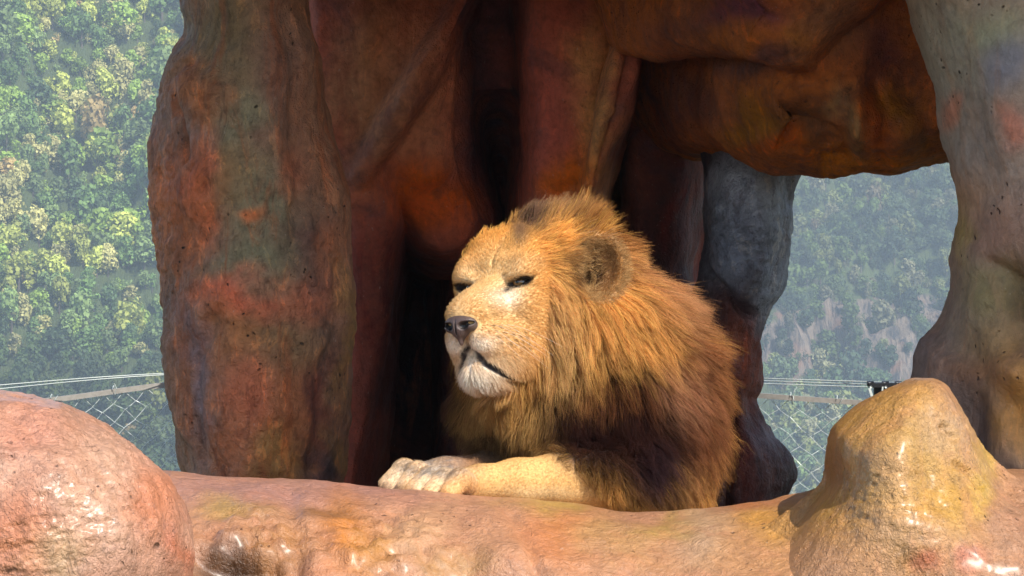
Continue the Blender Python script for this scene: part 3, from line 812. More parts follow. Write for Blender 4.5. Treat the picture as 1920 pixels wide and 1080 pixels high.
# leaf colours are darkened low on the left slope to paint its shade
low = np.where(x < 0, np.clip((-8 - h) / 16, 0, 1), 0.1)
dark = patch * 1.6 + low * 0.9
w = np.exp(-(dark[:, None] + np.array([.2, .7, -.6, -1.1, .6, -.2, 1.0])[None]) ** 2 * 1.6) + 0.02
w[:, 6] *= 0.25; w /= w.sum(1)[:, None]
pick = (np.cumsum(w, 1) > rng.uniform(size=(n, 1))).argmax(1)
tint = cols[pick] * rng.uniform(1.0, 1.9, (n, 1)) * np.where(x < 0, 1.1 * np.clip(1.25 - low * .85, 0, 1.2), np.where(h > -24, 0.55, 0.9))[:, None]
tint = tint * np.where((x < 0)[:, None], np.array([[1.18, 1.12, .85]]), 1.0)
print('trees', nb, n)
me = bpy.data.meshes.new('forest'); me.vertices.add(n)
me.vertices.foreach_set('co', np.stack([x, y, h - 0.3], 1).astype(np.float32).ravel())
def at_(nm, ty, key, arr):
    a = me.attributes.new(nm, ty, 'POINT'); a.data.foreach_set(key, np.ascontiguousarray(arr).ravel())
at_('scl', 'FLOAT_VECTOR', 'vector', np.stack([rad, rad, rad * rng.uniform(.9, 1.35, n)], 1).astype(np.float32))
at_('rot', 'FLOAT_VECTOR', 'vector', np.stack([0*x, 0*x, rng.uniform(0, 6.28, n)], 1).astype(np.float32))
at_('pick', 'INT', 'value', np.where(small, 7 + rng.integers(0, 5, n), rng.integers(0, 7, n)).astype(np.int32))
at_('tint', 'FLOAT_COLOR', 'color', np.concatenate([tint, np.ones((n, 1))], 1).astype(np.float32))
o = bpy.data.objects.new('forest', me); COL.objects.link(o)
ng = bpy.data.node_groups.new('forest_nodes', 'GeometryNodeTree')
ng.interface.new_socket('Geometry', in_out='INPUT', socket_type='NodeSocketGeometry')
ng.interface.new_socket('Geometry', in_out='OUTPUT', socket_type='NodeSocketGeometry')
gi, go = ng.nodes.new('NodeGroupInput'), ng.nodes.new('NodeGroupOutput')
mp_ = ng.nodes.new('GeometryNodeMeshToPoints'); ip = ng.nodes.new('GeometryNodeInstanceOnPoints')
ci = ng.nodes.new('GeometryNodeCollectionInfo'); ci.inputs['Collection'].default_value = kinds; ci.inputs['Separate Children'].default_value = True; ci.inputs['Reset Children'].default_value = True
def na(nm, ty):
    a = ng.nodes.new('GeometryNodeInputNamedAttribute'); a.data_type = ty; a.inputs['Name'].default_value = nm; return a.outputs['Attribute']
e2r = ng.nodes.new('FunctionNodeEulerToRotation')
ng.links.new(na('rot', 'FLOAT_VECTOR'), e2r.inputs[0])
ng.links.new(gi.outputs[0], mp_.inputs['Mesh']); ng.links.new(mp_.outputs[0], ip.inputs['Points'])
ng.links.new(ci.outputs[0], ip.inputs['Instance']); ip.inputs['Pick Instance'].default_value = True
ng.links.new(na('pick', 'INT'), ip.inputs['Instance Index'])
ng.links.new(e2r.outputs[0], ip.inputs['Rotation']); ng.links.new(na('scl', 'FLOAT_VECTOR'), ip.inputs['Scale'])
ng.links.new(ip.outputs[0], go.inputs[0])
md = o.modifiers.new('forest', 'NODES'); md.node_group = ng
tag(o, 'dense green forest covering the far mountain slopes', 'forest', kind='stuff')

# ------------------------------------------------------------------ haze
hz_v, hz_f = box(np.array([0, 810, 45.0]), np.array([650, 880, 215.0]))
m_hz = bpy.data.materials.new('haze'); m_hz.use_nodes = True
nt = m_hz.node_tree; nt.nodes.remove(nt.nodes['Principled BSDF'])
pv = nt.nodes.new('ShaderNodeVolumePrincipled')
pv.inputs['Color'].default_value = (0.70, 0.86, 1.0, 1); pv.inputs['Density'].default_value = 0.00029
pv.inputs['Anisotropy'].default_value = 0.0
nt.links.new(pv.outputs[0], nt.nodes['Material Output'].inputs['Volume'])
o = make_mesh('haze', hz_v, hz_f, m_hz, smooth=False)
tag(o, 'pale blue haze in the valley air', kind='stuff')

# ------------------------------------------------------------------ net fence and cables behind the rocks
M_RAIL = plain('weathered_rail', S(138, 134, 128), 0.6, 0.0, 60, 0.3, 0.4, 0.002)
M_WIRE = plain('galvanised_wire', S(196, 204, 200), 0.35, 0.2, 80, 0.15, 0.1, 0.001)
M_CABLE = plain('steel_cable', S(180, 188, 184), 0.4, 0.0, 300, 0.2, 0.2, 0.001)
M_BLACK = plain('black_steel', S(40, 42, 46), 0.4, 0.5, 60, 0.3, 0.2, 0.001)

def pathpts(keys, n=14):
    pts = np.array([P(*k) for k in keys]); out = []
    m = len(pts)
    for i in range(m - 1):
        a, b_, c, d = pts[max(i-1, 0)], pts[i], pts[i+1], pts[min(i+2, m-1)]
        for t in np.arange(n) / n:
            out.append(0.5*((2*b_)+(c-a)*t+(2*a-5*b_+4*c-d)*t*t+(-a+3*b_-3*c+d)*t**3))
    out.append(pts[-1]); return np.array(out)

rail_keys = [(-260, 788, 12.7), (-60, 768, 12.8), (120, 747, 12.9), (318, 721, 13.0), (560, 704, 13.2), (900, 706, 13.8), (1200, 724, 13.5), (1415, 741, 13.2), (1610, 755, 13.1), (1760, 766, 13.0), (2050, 790, 12.85)]
rail = pathpts(rail_keys)
fence = empty('net_fence', tuple(rail[0]))
tag(fence, 'weathered top rail with galvanised wire net running behind the rocks', 'fence')
def child(name, VF, mat, parent, **k):
    Vc, Fc = VF
    o = make_mesh(name, Vc - np.array(parent.location), Fc, mat, parent=parent, **k)
    return o
# square rail: sheared boxes along the path
child('top_rail', tubes([rail], 0.0130, 4), M_RAIL, fence, smooth=False)
# resample rail by arc length
seg = np.r_[0, np.cumsum(np.linalg.norm(np.diff(rail, axis=0), axis=1))]
def rp(s): return np.stack([np.interp(s, seg, rail[:, q]) for q in range(3)], -1)
cell = 0.078
rng = np.random.default_rng(9)
wires = []; s = 0.02; k = 0
nd = 22
base_off = {}
while s < seg[-1] - cell:
    # zig-zag wire hanging from the rail: goes half a cell to either side
    pts = []
    for j in range(nd * 4 + 1):
        ph = j / 2.0
        side = (1 - abs((ph % 2) - 1)) * 2 - 1          # triangle wave -1..1
        side *= 1 if k % 2 == 0 else -1          # neighbours mirror each other and meet
        su = s + side * cell * 0.25 + 0.003 * math.sin(j * 0.7 + k)
        p = rp(su)
        dz = -ph * cell * 0.42 - 0.004 * (1 - math.cos(math.pi * ph))
        p = p + np.array([0, 0.004 * math.cos(math.pi * (ph + 1)) * (1 if k % 2 else 1) + 0.012 * math.sin(j * .21 + k * .13), dz - 0.004])
        pts.append(p)
    wires.append(np.array(pts)); s += cell * 0.5; k += 1
tag(child('wire_mesh', tubes(wires, 0.0015, 4), M_WIRE, fence, smooth=False), kind='stuff')
s = 0.05; k = 0
while s < seg[-1] - 0.05:
    c0 = rp(s)
    th_ = np.linspace(0.4, 2*math.pi + rng.uniform(-0.6, .9), 12)
    tdir = rp(s + 0.01) - rp(s - 0.01); tdir /= np.linalg.norm(tdir)
    loop = c0 + np.stack([tdir[0] * 0.01 * th_ / 6, -np.cos(th_) * 0.018, np.sin(th_) * 0.021], 1)
    tail = loop[-1] + np.array([[0, 0, 0], [rng.uniform(-.01, .012), -0.006, 0.014], [rng.uniform(-.012, .02), -0.008, 0.032]])
    child('wire_tie', tubes([np.concatenate([loop, tail[1:]])], 0.0014, 4), M_WIRE, fence, smooth=False)
    s += rng.uniform(0.12, 0.19) if c0[0] > 0 else rng.uniform(0.16, 0.24); k += 1
for s in (0.3, 2.7, 3.6, seg[-1] - 0.3):
    if s < seg[-1]:
        p = rp(s); child('post', tubes([[p + (0, .02, 0), p + (0, .02, -0.6), p + (0, .02, -(p[2]) + th(p[0], p[1])[0].item())]], 0.02, 6), M_RAIL, fence)

cables = [([(-260, 748, 12.60), (0, 722, 12.70), (313, 700, 12.90), (700, 690, 13.65), (1100, 694, 13.55), (1425, 709, 13.05), (1640, 716, 12.85), (1750, 720, 12.55), (2050, 734, 12.15)], 'upper thin steel cable above the net fence'),
          ([(-260, 760, 12.70), (0, 729, 12.80), (313, 702.5, 12.95), (700, 692, 13.70), (1100, 699, 13.60), (1425, 713.5, 13.10), (1640, 721, 12.85), (1750, 724, 12.65), (2050, 738, 12.25)], 'middle thin steel cable just above the fence rail'),
          ([(700, 700, 13.75), (1100, 706, 13.65), (1425, 719, 13.15), (1640, 726, 12.95), (1750, 729, 12.75), (2050, 744, 12.35)], 'lowest thin steel cable, seen only through the window at right')]
for keys, lab in cables:
    pth = pathpts(keys)
    o = make_mesh('steel_cable', *tubes([pth], 0.0019, 6), M_CABLE)
    tag(o, lab, 'cable', 'cables strung above the net fence')

# bracket that carries the cables at the right
bk = empty('cable_bracket', tuple(P(1660, 740, 12.75)))
tag(bk, 'black steel cable bracket with small rollers poking up behind the ochre boulder', 'bracket')
def pb(a, b_, Y, t=0.008, dy=0.02):
    """bar between two picture points at distance Y"""
    A, B = P(*a, Y), P(*b_, Y)
    return tubes([[A, (A + B) / 2, B]], t, 4)
child('top_plate', joinvf([box(P(1668, 722, 12.75), np.array([0.075, 0.03, 0.008])), box(P(1652, 741, 12.77), np.array([0.026, 0.012, 0.032]))]), M_BLACK, bk, smooth=False)
child('upright', pb((1630, 728), (1640, 760), 12.71, 0.006), M_CABLE, bk, smooth=False)
child('upright', pb((1655, 725), (1652, 780), 12.72, 0.004), M_CABLE, bk, smooth=False)
child('post', tubes([[P(1690, 722, 12.8), P(1690, 900, 12.8), np.array([P(1690, 900, 12.8)[0], 12.8, 0.0])]], 0.02, 6), M_BLACK, bk)
for x in (1632, 1660, 1684):
    cc = P(x, 719, 12.74)
    child('roller', tubes([[cc + (-.012, 0, 0), cc, cc + (.012, 0, 0)]], 0.008, 8), M_BLACK, bk)
    child('bolt', tubes([[cc + (0, -.012, -.012), cc + (0, -.02, -.012), cc + (0, -.024, -.012)]], 0.005, 6), M_CABLE, bk)

# ------------------------------------------------------------------ lion
def U(v): v = np.asarray(v, float); return v / np.linalg.norm(v)
TH, RO = math.radians(35), math.radians(5)
HO = P(920, 532, 8.0)
hf = np.array([-math.sin(TH), -math.cos(TH), 0.0])
hl0 = np.array([math.cos(TH), -math.sin(TH), 0.0]); hu0 = np.array([0, 0, 1.0])
hl = hl0 * math.cos(RO) + hu0 * math.sin(RO); hu = hu0 * math.cos(RO) - hl0 * math.sin(RO)
HR = np.stack([hl, hf, hu], 1)            # head (a, f, u) -> world
def h2w(p): return HO + np.asarray(p, float) @ HR.T
def w2h(w): return (np.asarray(w) - HO) @ HR

h_ = 0.0034
AX = np.arange(-0.32, 0.56, h_); AZ = np.arange(CZ - 0.60, CZ + 0.22, h_)
AY = np.concatenate([np.arange(7.66, 8.42, h_), 8.42 + np.cumsum(np.linspace(h_, 0.05, 36))])
FL = np.full((len(AX), len(AY), len(AZ)), 1.0, np.float32)

def region(c, r):
    c = np.asarray(c, float)
    s = []
    for ax, q in ((AX, 0), (AY, 1), (AZ, 2)):
        s.append(slice(max(np.searchsorted(ax, c[q] - r) - 1, 0), min(np.searchsorted(ax, c[q] + r) + 1, len(ax))))
    return tuple(s)
def local(sl):
    return np.meshgrid(AX[sl[0]].astype(np.float32), AY[sl[1]].astype(np.float32), AZ[sl[2]].astype(np.float32), indexing='ij', sparse=True)
def put(sl, d, k, sub=False):
    A = FL[sl]
    d = np.broadcast_to(d, A.shape).astype(np.float32)
    if sub: FL[sl] = -smin(-A, d, k)
    else: FL[sl] = smin(A, d, k)
def ell(q, r):
    k0 = np.sqrt((q[0]/r[0])**2 + (q[1]/r[1])**2 + (q[2]/r[2])**2)
    k1 = np.sqrt((q[0]/r[0]**2)**2 + (q[1]/r[1]**2)**2 + (q[2]/r[2]**2)**2) + 1e-6
    return k0 * (k0 - 1) / k1
def add_ell(c, r, k=0.03, R=np.eye(3), sub=False):
    """ellipsoid with centre c, radii r along the columns of R (world)"""
    sl = region(c, max(r) + k * 1.5 + 0.02)
    X, Y, Z = local(sl)
    x, y, z = X - c[0], Y - c[1], Z - c[2]
    q = [x * R[0, i] + y * R[1, i] + z * R[2, i] for i in range(3)]
    put(sl, ell(q, r), k, sub)
def add_cap(a, b, ra, rb, k=0.03, sub=False):
    a = np.asarray(a, float); b = np.asarray(b, float)
    m = (a + b) / 2; rr = np.linalg.norm(b - a) / 2 + max(ra, rb) + k * 1.5 + 0.02
    sl = region(m, rr); X, Y, Z = local(sl)
    e = b - a; L2 = e @ e
    t = np.clip(((X - a[0]) * e[0] + (Y - a[1]) * e[1] + (Z - a[2]) * e[2]) / L2, 0, 1)
    d = np.sqrt((X - a[0] - t*e[0])**2 + (Y - a[1] - t*e[1])**2 + (Z - a[2] - t*e[2])**2) - (ra + t * (rb - ra))
    put(sl, d, k, sub)
def hell(c, r, k=0.02, mirror=True, sub=False, rot=None):
    """head ellipsoid in (a, f, u); mirrored to the other side"""
    for s in ((1, -1) if mirror and c[0] != 0 else (1,)):
        cc = np.array([c[0] * s, c[1], c[2]])
        R = np.eye(3)
        if rot is not None:
            R = np.array(rot, float)
            if s < 0: R = np.diag([-1, 1, 1]) @ R
        add_ell(h2w(cc), r, k, HR @ R, sub)
def hcap(a, b, ra, rb, k=0.02, sub=False):
    for s in ((1, -1) if (a[0] != 0 or b[0] != 0) else (1,)):
        m = np.array([s, 1, 1])
        add_cap(h2w(np.array(a) * m), h2w(np.array(b) * m), ra, rb, k, sub)

# trunk, neck and shoulders
tr0 = P(1170, 780, 8.36)
add_cap(tr0, tr0 + (0.03, 0.75, 0.01), 0.19, 0.205, 0.05)
add_ell(P(1170, 820, 9.15), (0.2, 0.16, 0.18), 0.06)
neckpts = [(h2w((0, -0.17, -0.02)), 0.125), (P(1085, 600, 8.17), 0.145), (P(1150, 690, 8.22), 0.18), (P(1160, 780, 8.25), 0.185)]
for (a, ra), (b_, rb) in zip(neckpts[:-1], neckpts[1:]): add_cap(a, b_, ra, rb, 0.06)
add_cap(P(1190, 640, 8.28), P(1208, 780, 8.22), 0.10, 0.130, 0.06)
add_cap(P(1010, 740, 8.12), P(1060, 850, 8.08), 0.10, 0.10, 0.06)
add_cap(P(950, 700, 8.12), P(930, 800, 8.18), 0.07, 0.07, 0.05)
add_cap(P(1215, 800, 8.16), P(1230, 900, 8.08), 0.125, 0.095, 0.05)
add_ell(P(1040, 466, 8.14), (.098, .10, .080), 0.05)
add_ell(P(1115, 545, 8.24), (.08, .10, .09), 0.05)
# near foreleg
S_EL, S_WR = P(1195, 922, 8.03), P(905, 905, 7.87)
arm = [(S_EL, .078), (P(1125, 906, 7.98), .070), (P(1050, 902, 7.94), .060), (P(970, 905, 7.90), .050), (S_WR, .038)]
for (a, ra), (b_, rb) in zip(arm[:-1], arm[1:]): add_cap(a, b_, ra, rb, 0.02)
add_cap(P(1225, 880, 8.12), S_EL, 0.10, 0.075, 0.05)
# far foreleg
F_WR = P(838, 891, 8.03)
farm = [(P(1000, 860, 8.25), .08), (P(920, 893, 8.12), .052), (F_WR, .040)]
for (a, ra), (b_, rb) in zip(farm[:-1], farm[1:]): add_cap(a, b_, ra, rb, 0.03)
# paws: four toes each, bent over the knuckles
TOES = []
def paw(W, g, hh, lens, offs, zt):
    g = U(g); hh = U(hh)
    add_cap(W, W + g * 0.065 + (0, 0, -.004), .035, .036, 0.02)
    for i_, (L_, o_) in enumerate(zip(lens, offs)):
        d_ = U(g + hh * o_ * 3.0)
        A = W + g * 0.055 + hh * o_ * 0.75 + (0, 0, 0.004)
        B = W + d_ * L_ * 0.74 + hh * o_ * 0.8 + (0, 0, 0.013)
        T_ = W + d_ * L_ + hh * o_ * 0.8 + (0, 0, zt)
        add_cap(A, B, 0.022, 0.0245, 0.008)
        add_cap(B, T_, 0.0245, 0.0205, 0.004)
        TOES.append((A, B, T_))
paw(S_WR, (-.90, -.43, -.02), (.43, -.90, 0), (.134, .142, .134, .112), (-.058, -.020, .020, .058), -0.014)
paw(F_WR, (-.97, -.18, -.03), (.18, -.97, 0), (.115, .128, .124, .10), (-.052, -.018, .018, .050), -0.016)

# head
hell((0, -.162, .022), (.102, .130, .113), 0.03)
hell((.083, -.050, .015), (.034, .050, .056), 0.035)
hell((0, -.068, .032), (.062, .062, .046), 0.03)
hell((.055, -.098, .068), (.052, .060, .050), 0.03)
hell((.056, -.040, .034), (.036, .026, .018), 0.03)
hell((.080, -.080, -.060), (.041, .078, .084), 0.04)
hell((.058, -.018, -.056), (.036, .036, .042), 0.03)
hcap((0.015, -.045, .006), (0.017, .102, -.068), .031, .026, 0.02)
hell((0, .045, -.075), (.052, .08, .055), 0.035)
hell((.030, .076, -.118), (.036, .042, .042), 0.012)
hell((.046, .030, -.138), (.040, .055, .050), 0.02)
hell((.052, -.028, -.135), (.039, .066, .054), 0.035)
hell((0, .060, -.192), (.038, .036, .038), 0.02)
hell((0, .03, -.185), (.052, .06, .038), 0.03)
hcap((.028, .02, -.192), (.068, -.10, -.150), .036, .046, 0.035)
# mouth line, philtrum, crease of the brow
mouth = [(0, .112, -.146), (.012, .108, -.156), (.028, .090, -.174), (.044, .056, -.194), (.058, .018, -.208), (.068, -.006, -.212)]
def samp(P3):
    out = np.zeros(len(P3), np.float32); I, Fr = [], []
    for ax, q in ((AX, 0), (AY, 1), (AZ, 2)):
        i = np.clip(np.searchsorted(ax, P3[:, q]) - 1, 0, len(ax) - 2)
        I.append(i); Fr.append(np.clip((P3[:, q] - ax[i]) / (ax[i+1] - ax[i]), 0, 1))
    for dx in (0, 1):
        for dy in (0, 1):
            for dz in (0, 1):
                w = (Fr[0] if dx else 1-Fr[0]) * (Fr[1] if dy else 1-Fr[1]) * (Fr[2] if dz else 1-Fr[2])
                out += (w * FL[I[0]+dx, I[1]+dy, I[2]+dz]).astype(np.float32)
    return out
def grad(P3, e=0.005):
    g = np.stack([samp(P3 + np.eye(3)[q] * e) - samp(P3 - np.eye(3)[q] * e) for q in range(3)], 1)
    return g / np.maximum(np.linalg.norm(g, axis=1), 1e-6)[:, None]
def on_skin(pts):
    """slide head points along the line of sight of the muzzle to the skin"""
    W = h2w(np.array(pts))
    for _ in range(12): W = W - grad(W) * samp(W)[:, None] * 0.8
    return w2h(W)
mouth = [tuple(q) for q in on_skin(mouth)]
for a, b_ in zip(mouth[:-1], mouth[1:]): hcap(a, b_, .0062, .0070, 0.004, sub=True)
phil = on_skin([(0, .140, -.105), (0, .132, -.125), (0, .124, -.143)])
hcap(phil[0], phil[1], .005, .004, 0.004, sub=True); hcap(phil[1], phil[2], .004, .004, 0.004, sub=True)
cre = on_skin([(0, -.006, .040), (0, -.05, .080), (0, -.10, .115)])
hcap(cre[0], cre[1], .0015, .002, 0.006, sub=True); hcap(cre[1], cre[2], .002, .002, 0.006, sub=True)
# nose: the muzzle is hollowed a little for the pad
# eye sockets
EYE = (.073, -.004, .000)   # refined below
ERot = np.stack([U((.86, -.46, .17)), U((.46, .88, .0)), np.cross(U((.86, -.46, .17)), U((.46, .88, .0)))], 1)   # across, out, up
hell((.072, -.012, .018), (.032, .016, .011), 0.022, rot=ERot)
hell((.070, -.006, -.020), (.030, .015, .010), 0.02, rot=ERot)
hell((.081, .024, -.013), (.025, .026, .007), 0.030, sub=True, rot=ERot)
_es = on_skin([(.074, -.014, .001)])[0]
EYE = tuple(_es - ERot[:, 1] * 0.019)
hell(tuple(_es + ERot[:, 1] * 0.006), (.0255, .022, .0070), 0.003, sub=True, rot=ERot)
# ears: cupped, opening forward and outward
en = U((.50, .84, .10)); eu = U(np.cross(np.cross(en, (0.12, -0.1, 1.0)), en)); ea = np.cross(en, eu)
ER = np.stack([ea, en, eu], 1)
EC = np.array([.154, -.196, .020])
EOFF = {1: np.zeros(3), -1: np.array([-.012, -.05, -.05])}
def ear_q(H, s): return (H * np.array([s, 1, 1]) - EC - EOFF[s]) @ ER
for s in (1, -1):
    def one(c, r, k, sub_=False):
        cc = (c + EOFF[s]) * np.array([s, 1, 1]); R_ = ER if s > 0 else np.diag([-1, 1, 1]) @ ER
        add_ell(h2w(cc), r, k, HR @ R_, sub_)
    one(EC, (.066, .028, .086), 0.015)
    one(EC + en * 0.030, (.056, .035, .075), 0.006, True)
    one(EC - ea * 0.020 - eu * 0.022, (.020, .03, .026), 0.006, True)

Vl, Fl = surface_nets(FL, (AX, AY, AZ))
Vl = smooth_mesh(Vl, Fl, 2, 0.5)
Nl = vert_normals(Vl, Fl)
if np.einsum('ij,ij->i', Vl[Fl[:, 0]] - Vl.mean(0), np.cross(Vl[Fl[:, 1]] - Vl[Fl[:, 0]], Vl[Fl[:, 2]] - Vl[Fl[:, 0]])).sum() < 0:
    Fl = Fl[:, ::-1]; Nl = -Nl
print('lion verts', len(Vl))

# --- coat colours (pigment, plus some painted shade), painted where they sit on the animal
GOLD = (.70, .36, .095); TAWNY = (.66, .42, .18); PALE = (.78, .62, .40); WHITE = (.86, .79, .68); SAND = (.66, .48, .27)
DARK = (.026, .009, .009); AUBURN = (.22, .075, .03); MAUVEB = (.13, .08, .075); ROSE = (.45, .22, .12); GREYF = (.30, .28, .27)
def coat(W):
    px, py = to_px(W)
    H = w2h(W); a, f, u = np.abs(H[:, 0]), H[:, 1], H[:, 2]
    c = paint(px, py, GOLD, [
        (1040, 368, 90, 20, MAUVEB, .7), (1010, 398, 36, 36, (.09, .055, .05), .9), (982, 436, 18, 26, (.12, .07, .06), .75), (1130, 388, 50, 16, AUBURN, .6), (1185, 455, 40, 24, AUBURN, .8),
        (1250, 500, 50, 40, ROSE, .8), (1300, 570, 60, 70, ROSE, .85), (1345, 680, 40, 90, AUBURN, .8), (1320, 640, 30, 50, ROSE, .5),
        (1170, 660, 90, 80, (.70, .38, .12), .7), (1055, 650, 55, 130, (.66, .43, .19), .75), (1240, 600, 60, 60, (.66, .35, .12), .5),
        (1150, 822, 215, 98, DARK, .98), (1070, 810, 80, 50, DARK, .9), (1260, 800, 70, 80, (.06, .02, .015), .9), (1240, 860, 130, 130, (.045, .017, .013), .97), (1340, 790, 50, 130, (.26, .10, .045), .9), (1240, 905, 46, 60, (.05, .025, .03), .9),  # last, purplish splat is shading painted low on the shoulder
        (1305, 930, 30, 36, (.36, .18, .07), .7), (1190, 755, 110, 22, AUBURN, .6), (1290, 740, 50, 70, ROSE, .6),
        (830, 770, 46, 110, DARK, .97), (900, 845, 80, 50, DARK, .95), (815, 700, 30, 80, (.12, .05, .03), .9), (920, 780, 50, 60, (.50, .28, .10), .7), (985, 790, 50, 60, (.50, .29, .10), .6),
        (850, 860, 50, 30, (.30, .14, .06), .8)], 5, 12)
    # beyond the visible side the outer mane is dark as well
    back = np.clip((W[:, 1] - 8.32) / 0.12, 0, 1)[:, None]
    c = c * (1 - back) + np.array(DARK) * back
    def put_(w, col):
        nonlocal c
        w = np.clip(w, 0, 1)[:, None]; c = c * (1 - w) + np.array(col) * w
    G = lambda x, s: np.exp(-(x / s) ** 2)
    head = G(np.sqrt((a / .12) ** 2 + ((f - .03) / .13) ** 2 + ((u + .06) / .19) ** 2), 1.0) * 1.5
    put_(np.clip(head - .35, 0, 1) * 1.6, TAWNY)
    nz = fbm(W * 60, 3, 501)
    put_(G(a - .035, .03) * G(f - .02, .06) * G(u + .045, .045) * .8, SAND)                 # beside the bridge
    put_(G(a - .058, .026) * G(f - .03, .05) * G(u + .034, .024) * .9, (.78, .68, .56))      # pale patch under the eye
    put_(G(a - .070, .03) * G(f + .02, .05) * G(u - .030, .022) * .3, PALE)
    put_(G(a, .03) * G(f - .10, .05) * G(u + .055, .03) * .5, (.62, .43, .24))
    put_(G(a - .03, .035) * G(f - .10, .035) * G(u + .135, .022) * 1.1, WHITE)              # lips
    put_(G(a - .055, .03) * G(f - .04, .05) * G(u + .168, .022) * .8, PALE)
    put_(G(a, .05) * G(f - .07, .06) * G(u + .20, .032) * 1.3, WHITE)                       # chin
    put_(G(a - .07, .03) * G(f - .0, .05) * G(u + .11, .05) * .5, (.62, .38, .16))
    for r_ in range(4):                                                                     # rows of whisker spots
        for k_ in range(5):
            put_(G(f - (.092 - .019 * k_ - .004 * r_), .0034) * G(u + (.096 + .0125 * r_ + .004 * k_), .0030) * (a > .02) * .85, (.10, .05, .03))
    put_(G(a, .006) * G(f + .06, .07) * G(u - .085, .04) * .4, (.30, .17, .09))             # crease
    put_(G(a - .10, .018) * G(f + .035, .02) * G(u - .035, .02) * .6, (.25, .13, .08))
    put_(G(f + .055 + .15 * np.clip(a - .09, -1, 0), .010) * (u < .0) * (u > -.2) * .45 * (a > .06), (.30, .15, .06))  # painted shadow line where the mane meets the cheek
    put_(G(a - .060, .022) * G(f - .03, .035) * G(u + .095, .03) * .45, (.50, .28, .10))
    # dark rims of the eyes and tear marks
    for s in (1, -1):
        q = (H * np.array([s, 1, 1]) - np.array(EYE)) @ ERot
        e = np.sqrt((q[:, 0] / .0275) ** 2 + (q[:, 2] / .0108) ** 2)
        put_((np.abs(q[:, 1]) < .04) * G(np.clip(e - .95, 0, 9), .20), (.02, .012, .01))
        put_((np.abs(q[:, 1]) < .05) * G(q[:, 0] + .032, .010) * G(q[:, 2] + .009, .006), (.04, .025, .02))
    # mouth
    dm = np.full(len(W), 9.0)
    Ha = np.stack([a, f, u], 1)
    for p0, p1 in zip(mouth[:-1], mouth[1:]):
        p0, p1 = np.array(p0), np.array(p1); e = p1 - p0
        t = np.clip(((Ha - p0) @ e) / (e @ e), 0, 1)
        dm = np.minimum(dm, np.linalg.norm(Ha - p0 - t[:, None] * e, axis=1))
    put_(G(np.clip(dm - .006, 0, 9), .003), (.02, .014, .014))
    # ears
    for s in (1, -1):
        q = ear_q(H, s)
        ins = np.exp(-((q[:, 0] / .056) ** 2 + (q[:, 2] / .070) ** 2) ** 3) * (q[:, 1] > -0.02)
        put_(ins * .9, (.40, .21, .09))
        hole = np.exp(-(((q[:, 0] + .016) / .030) ** 2 + ((q[:, 2] + .014) / .040) ** 2) ** 2)
        put_(hole * (q[:, 1] > -.04), (.03, .015, .012))  # near-black splat paints the darkness of the ear hollow
        rim = (np.abs(np.sqrt((q[:, 0] / .068) ** 2 + (q[:, 2] / .084) ** 2) - 1) < .13) * (np.abs(q[:, 1]) < .03)
        put_(rim * .6, (.60, .42, .26))
        put_((q[:, 1] < -.016) * G(np.sqrt(q[:, 0]**2 + q[:, 2]**2), .07), MAUVEB)
    # paws
    for W0, r0 in ((S_WR, .16), (F_WR, .14)):
        d = np.linalg.norm(W - (W0 + np.array([-.09, -.03, -.02])), axis=1)
        put_(G(d, .080) * .85, (.80, .70, .54))
    armw = np.clip((910 - py) / -30, 0, 1)
    d = np.full(len(W), 9.0)
    for (p0, r0), (p1, r1) in zip(arm[:-1], arm[1:]):
        e = p1 - p0; t = np.clip(((W - p0) @ e) / (e @ e), 0, 1)
        d = np.minimum(d, np.linalg.norm(W - p0 - t[:, None] * e, axis=1) - (r0 + t * (r1 - r0)))
    am = np.clip(1.4 - d / .03, 0, 1) * np.clip((1115 + (py - 900) * 1.1 - px) / 60, 0, 1) * np.clip((py - 838) / 14, 0, 1)
    put_(am * np.clip((px - 835) / 90, 0, 1) * .95, (.60, .35, .12))
    put_(am * G(px - 1010, 90) * G(py - 925, 14) * .6, (.72, .54, .30))
    dt = np.full(len(W), 9.0)
    for i_, (A, B, T_) in enumerate(TOES):
        for p0, p1 in ((A, B), (B, T_)):
            e = p1 - p0; t = np.clip(((W - p0) @ e) / (e @ e), 0, 1)
            dt = np.minimum(dt, np.linalg.norm(W - p0 - t[:, None] * e, axis=1))
    tz = np.clip((dt - .0235) / .003, 0, 1) * np.clip((880 - px) / 40, 0, 1) * (px > 700) * (py > 850)
    put_(tz * .85 * (0.4 + 0.6 * (nz > -.1)), (.22, .17, .14))
    gz = G(px - 800, 60) * G(py - 885, 14) * (fbm(W * 45, 3, 511) > .05) * (d > .01)
    put_(gz * .5, GREYF)
    return np.clip(c, .004, .9), am

colv, armv = coat(Vl)
m_skin, nt, N, L, b = newmat('lion_hide')
c, _ = attr(nt)
nn = noise(nt, mapping(nt, (1, 1, 1)), 180, 4, 0.6)
L.new(mixc(nt, c, mixc(nt, c, (0.35, 0.3, 0.25), 1.0, 'MULTIPLY'), ramp(nt, nn, [(.4, 0.0), (.7, 0.7)])), b.inputs['Base Color'])
b.inputs['Roughness'].default_value = 0.8
L.new(bump(nt, nn, 0.5, 0.002), b.inputs['Normal'])
lion = empty('lion', tuple(P(1150, 930, 8.1)))
tag(lion, 'male lion with golden and dark brown mane lying with both forepaws on the ledge', 'lion')
child('body', (Vl, Fl), m_skin, lion, col=colv)

